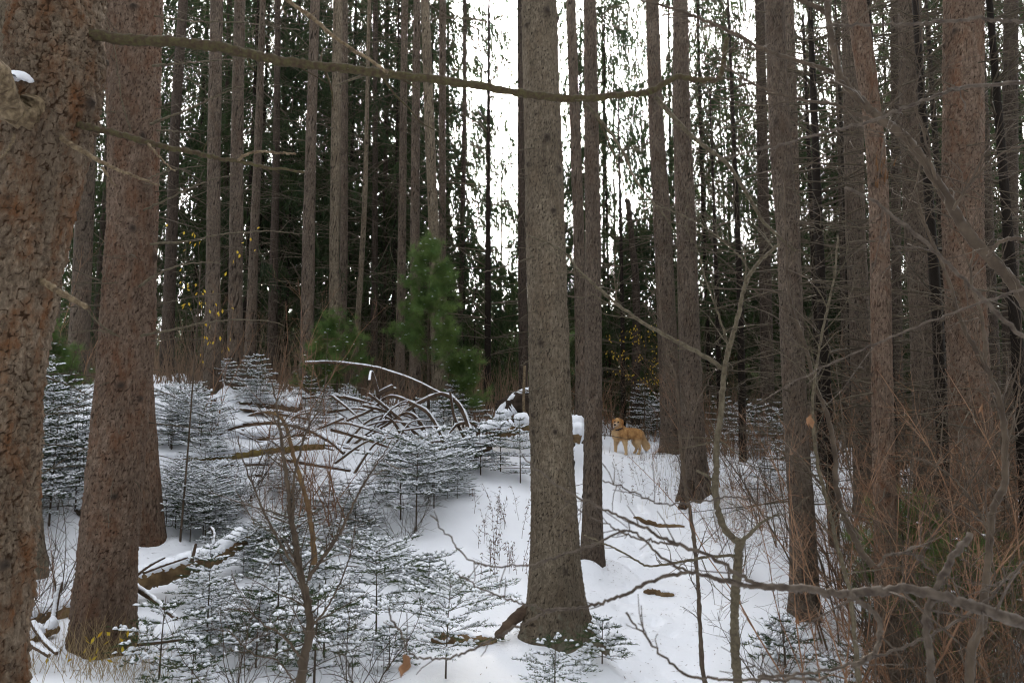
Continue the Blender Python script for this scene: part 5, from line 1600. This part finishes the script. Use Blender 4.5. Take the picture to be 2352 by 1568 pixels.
def coat(name):
    m = bpy.data.materials.new(name)
    t, b = nodes(m)
    v = coord(t, (1, 1, .5))
    c = mixc(t, ramp(t, nz(t, v, 15, 6, .75), [(.38, (0, 0, 0)), (.62, (1, 1, 1))]), (.27, .12, .037), (.60, .345, .14))
    c = mixc(t, attr(t, 'pale'), c, (.68, .50, .29))
    c = mixc(t, attr(t, 'muzzle'), c, (.66, .52, .40))
    t.links.new(c, b.inputs['Base Color'])
    b.inputs['Roughness'].default_value = .75
    b.inputs['Specular IOR Level'].default_value = .2
    bump(t, b, nz(t, v, 120, 3, .7), .6, .006)
    return m


M_COAT = coat('golden_coat')
body.materials.clear(); body.materials.append(M_COAT)
body.polygons.foreach_set('use_smooth', np.ones(len(body.polygons), bool))
dog = thing('dog', 'golden long haired dog standing on the snowy crest, head turned towards us', 'dog', (DX, 16.0, DZ))
part('body', body, dog)
# fur lying back along the coat, longer on breast, belly, breeches and tail
pick = rng.random(nv) < .62
pick &= ~((X_ < 600) & (Z_ < 575) & (no[:, 1] < .2))
pc, pn, pp_ = co[pick], no[pick], pale[pick]
flow = np.stack([np.full(len(pc), .55), np.zeros(len(pc)), np.full(len(pc), -.65)], -1)
dirn = flow - pn * (flow * pn).sum(-1, keepdims=True) * .8 + pn * .35 + rng.normal(size=pc.shape) * .14
px_, pz_ = X_[pick], Z_[pick]
ln = .02 + .03 * seg(860, 930, pz_) * seg(1000, 940, pz_) + .028 * seg(1150, 1220, px_) + .022 * seg(600, 500, px_) * seg(560, 650, pz_) * seg(900, 840, pz_)
ln = np.where(pz_ > 1120, .008, ln)
ln = ln * (.6 + .7 * rng.random(len(pc)))
mb = MB(); mb.tris(pc - pn * .002, dirn, ln, .0042)
part('fur', mb.mesh('fur', M_COAT, True, {'pale': np.repeat(np.clip(pp_ + .15, 0, 1), 3), 'muzzle': np.zeros(len(pc) * 3)}), dog, kind='stuff')
M_DARK = plain('dog_nose_eye', (.008, .006, .005), (.014, .01, .009), 30, .25, spec=.5)


def blob(c, rx, ry, rz, mat, name, parent, tilt=None, n=14):
    me = lump_mesh([0, 0, 0], rx, ry, rz, 0.0, 1, mat, n=n).mesh(name, mat)
    o = part(name, me, parent, loc=tuple(c))
    if tilt:
        o.rotation_euler = tilt
    return o


blob(dp(477, 524, -.172), .026, .016, .020, M_DARK, 'nose', dog)
blob(dp(560, 460, -.138), .018, .012, .015, M_DARK, 'eye', dog)
blob(dp(485, 460, -.118), .015, .012, .014, M_DARK, 'eye', dog)
mouth = MB(); mouth.tube(cr([dp(470, 562, -.135), dp(510, 570, -.137), dp(548, 560, -.125)], 8), .0035, 5)
part('mouth', mouth.mesh('mouth', M_DARK), dog)
M_EAR = plain('ear_fur', (.30, .125, .04), (.42, .20, .07), 30, .8, .004)
blob(dp(655, 462, -.075), .042, .02, .066, M_EAR, 'ear', dog, (0, R(-14), 0), 18)
blob(dp(452, 440, -.03), .022, .02, .05, M_EAR, 'ear', dog, (0, R(14), 0), 18)
mb = MB(); a = np.linspace(0, 2 * math.pi, 25)
ctr = dp(585, 615, -.03)
ring = np.stack([ctr[0] + np.cos(a) * .083, ctr[1] + np.sin(a) * .079, ctr[2] - .015 + .028 * np.cos(a)], -1)
mb.tube(ring, .012, 6, cap=False)
col_o = part('collar', mb.mesh('collar', plain('collar_strap', (.012, .010, .02), (.025, .02, .035), 60, .6)), dog)
blob(dp(570, 645, -.115), .013, .006, .016, M_DARK, 'tag', col_o)
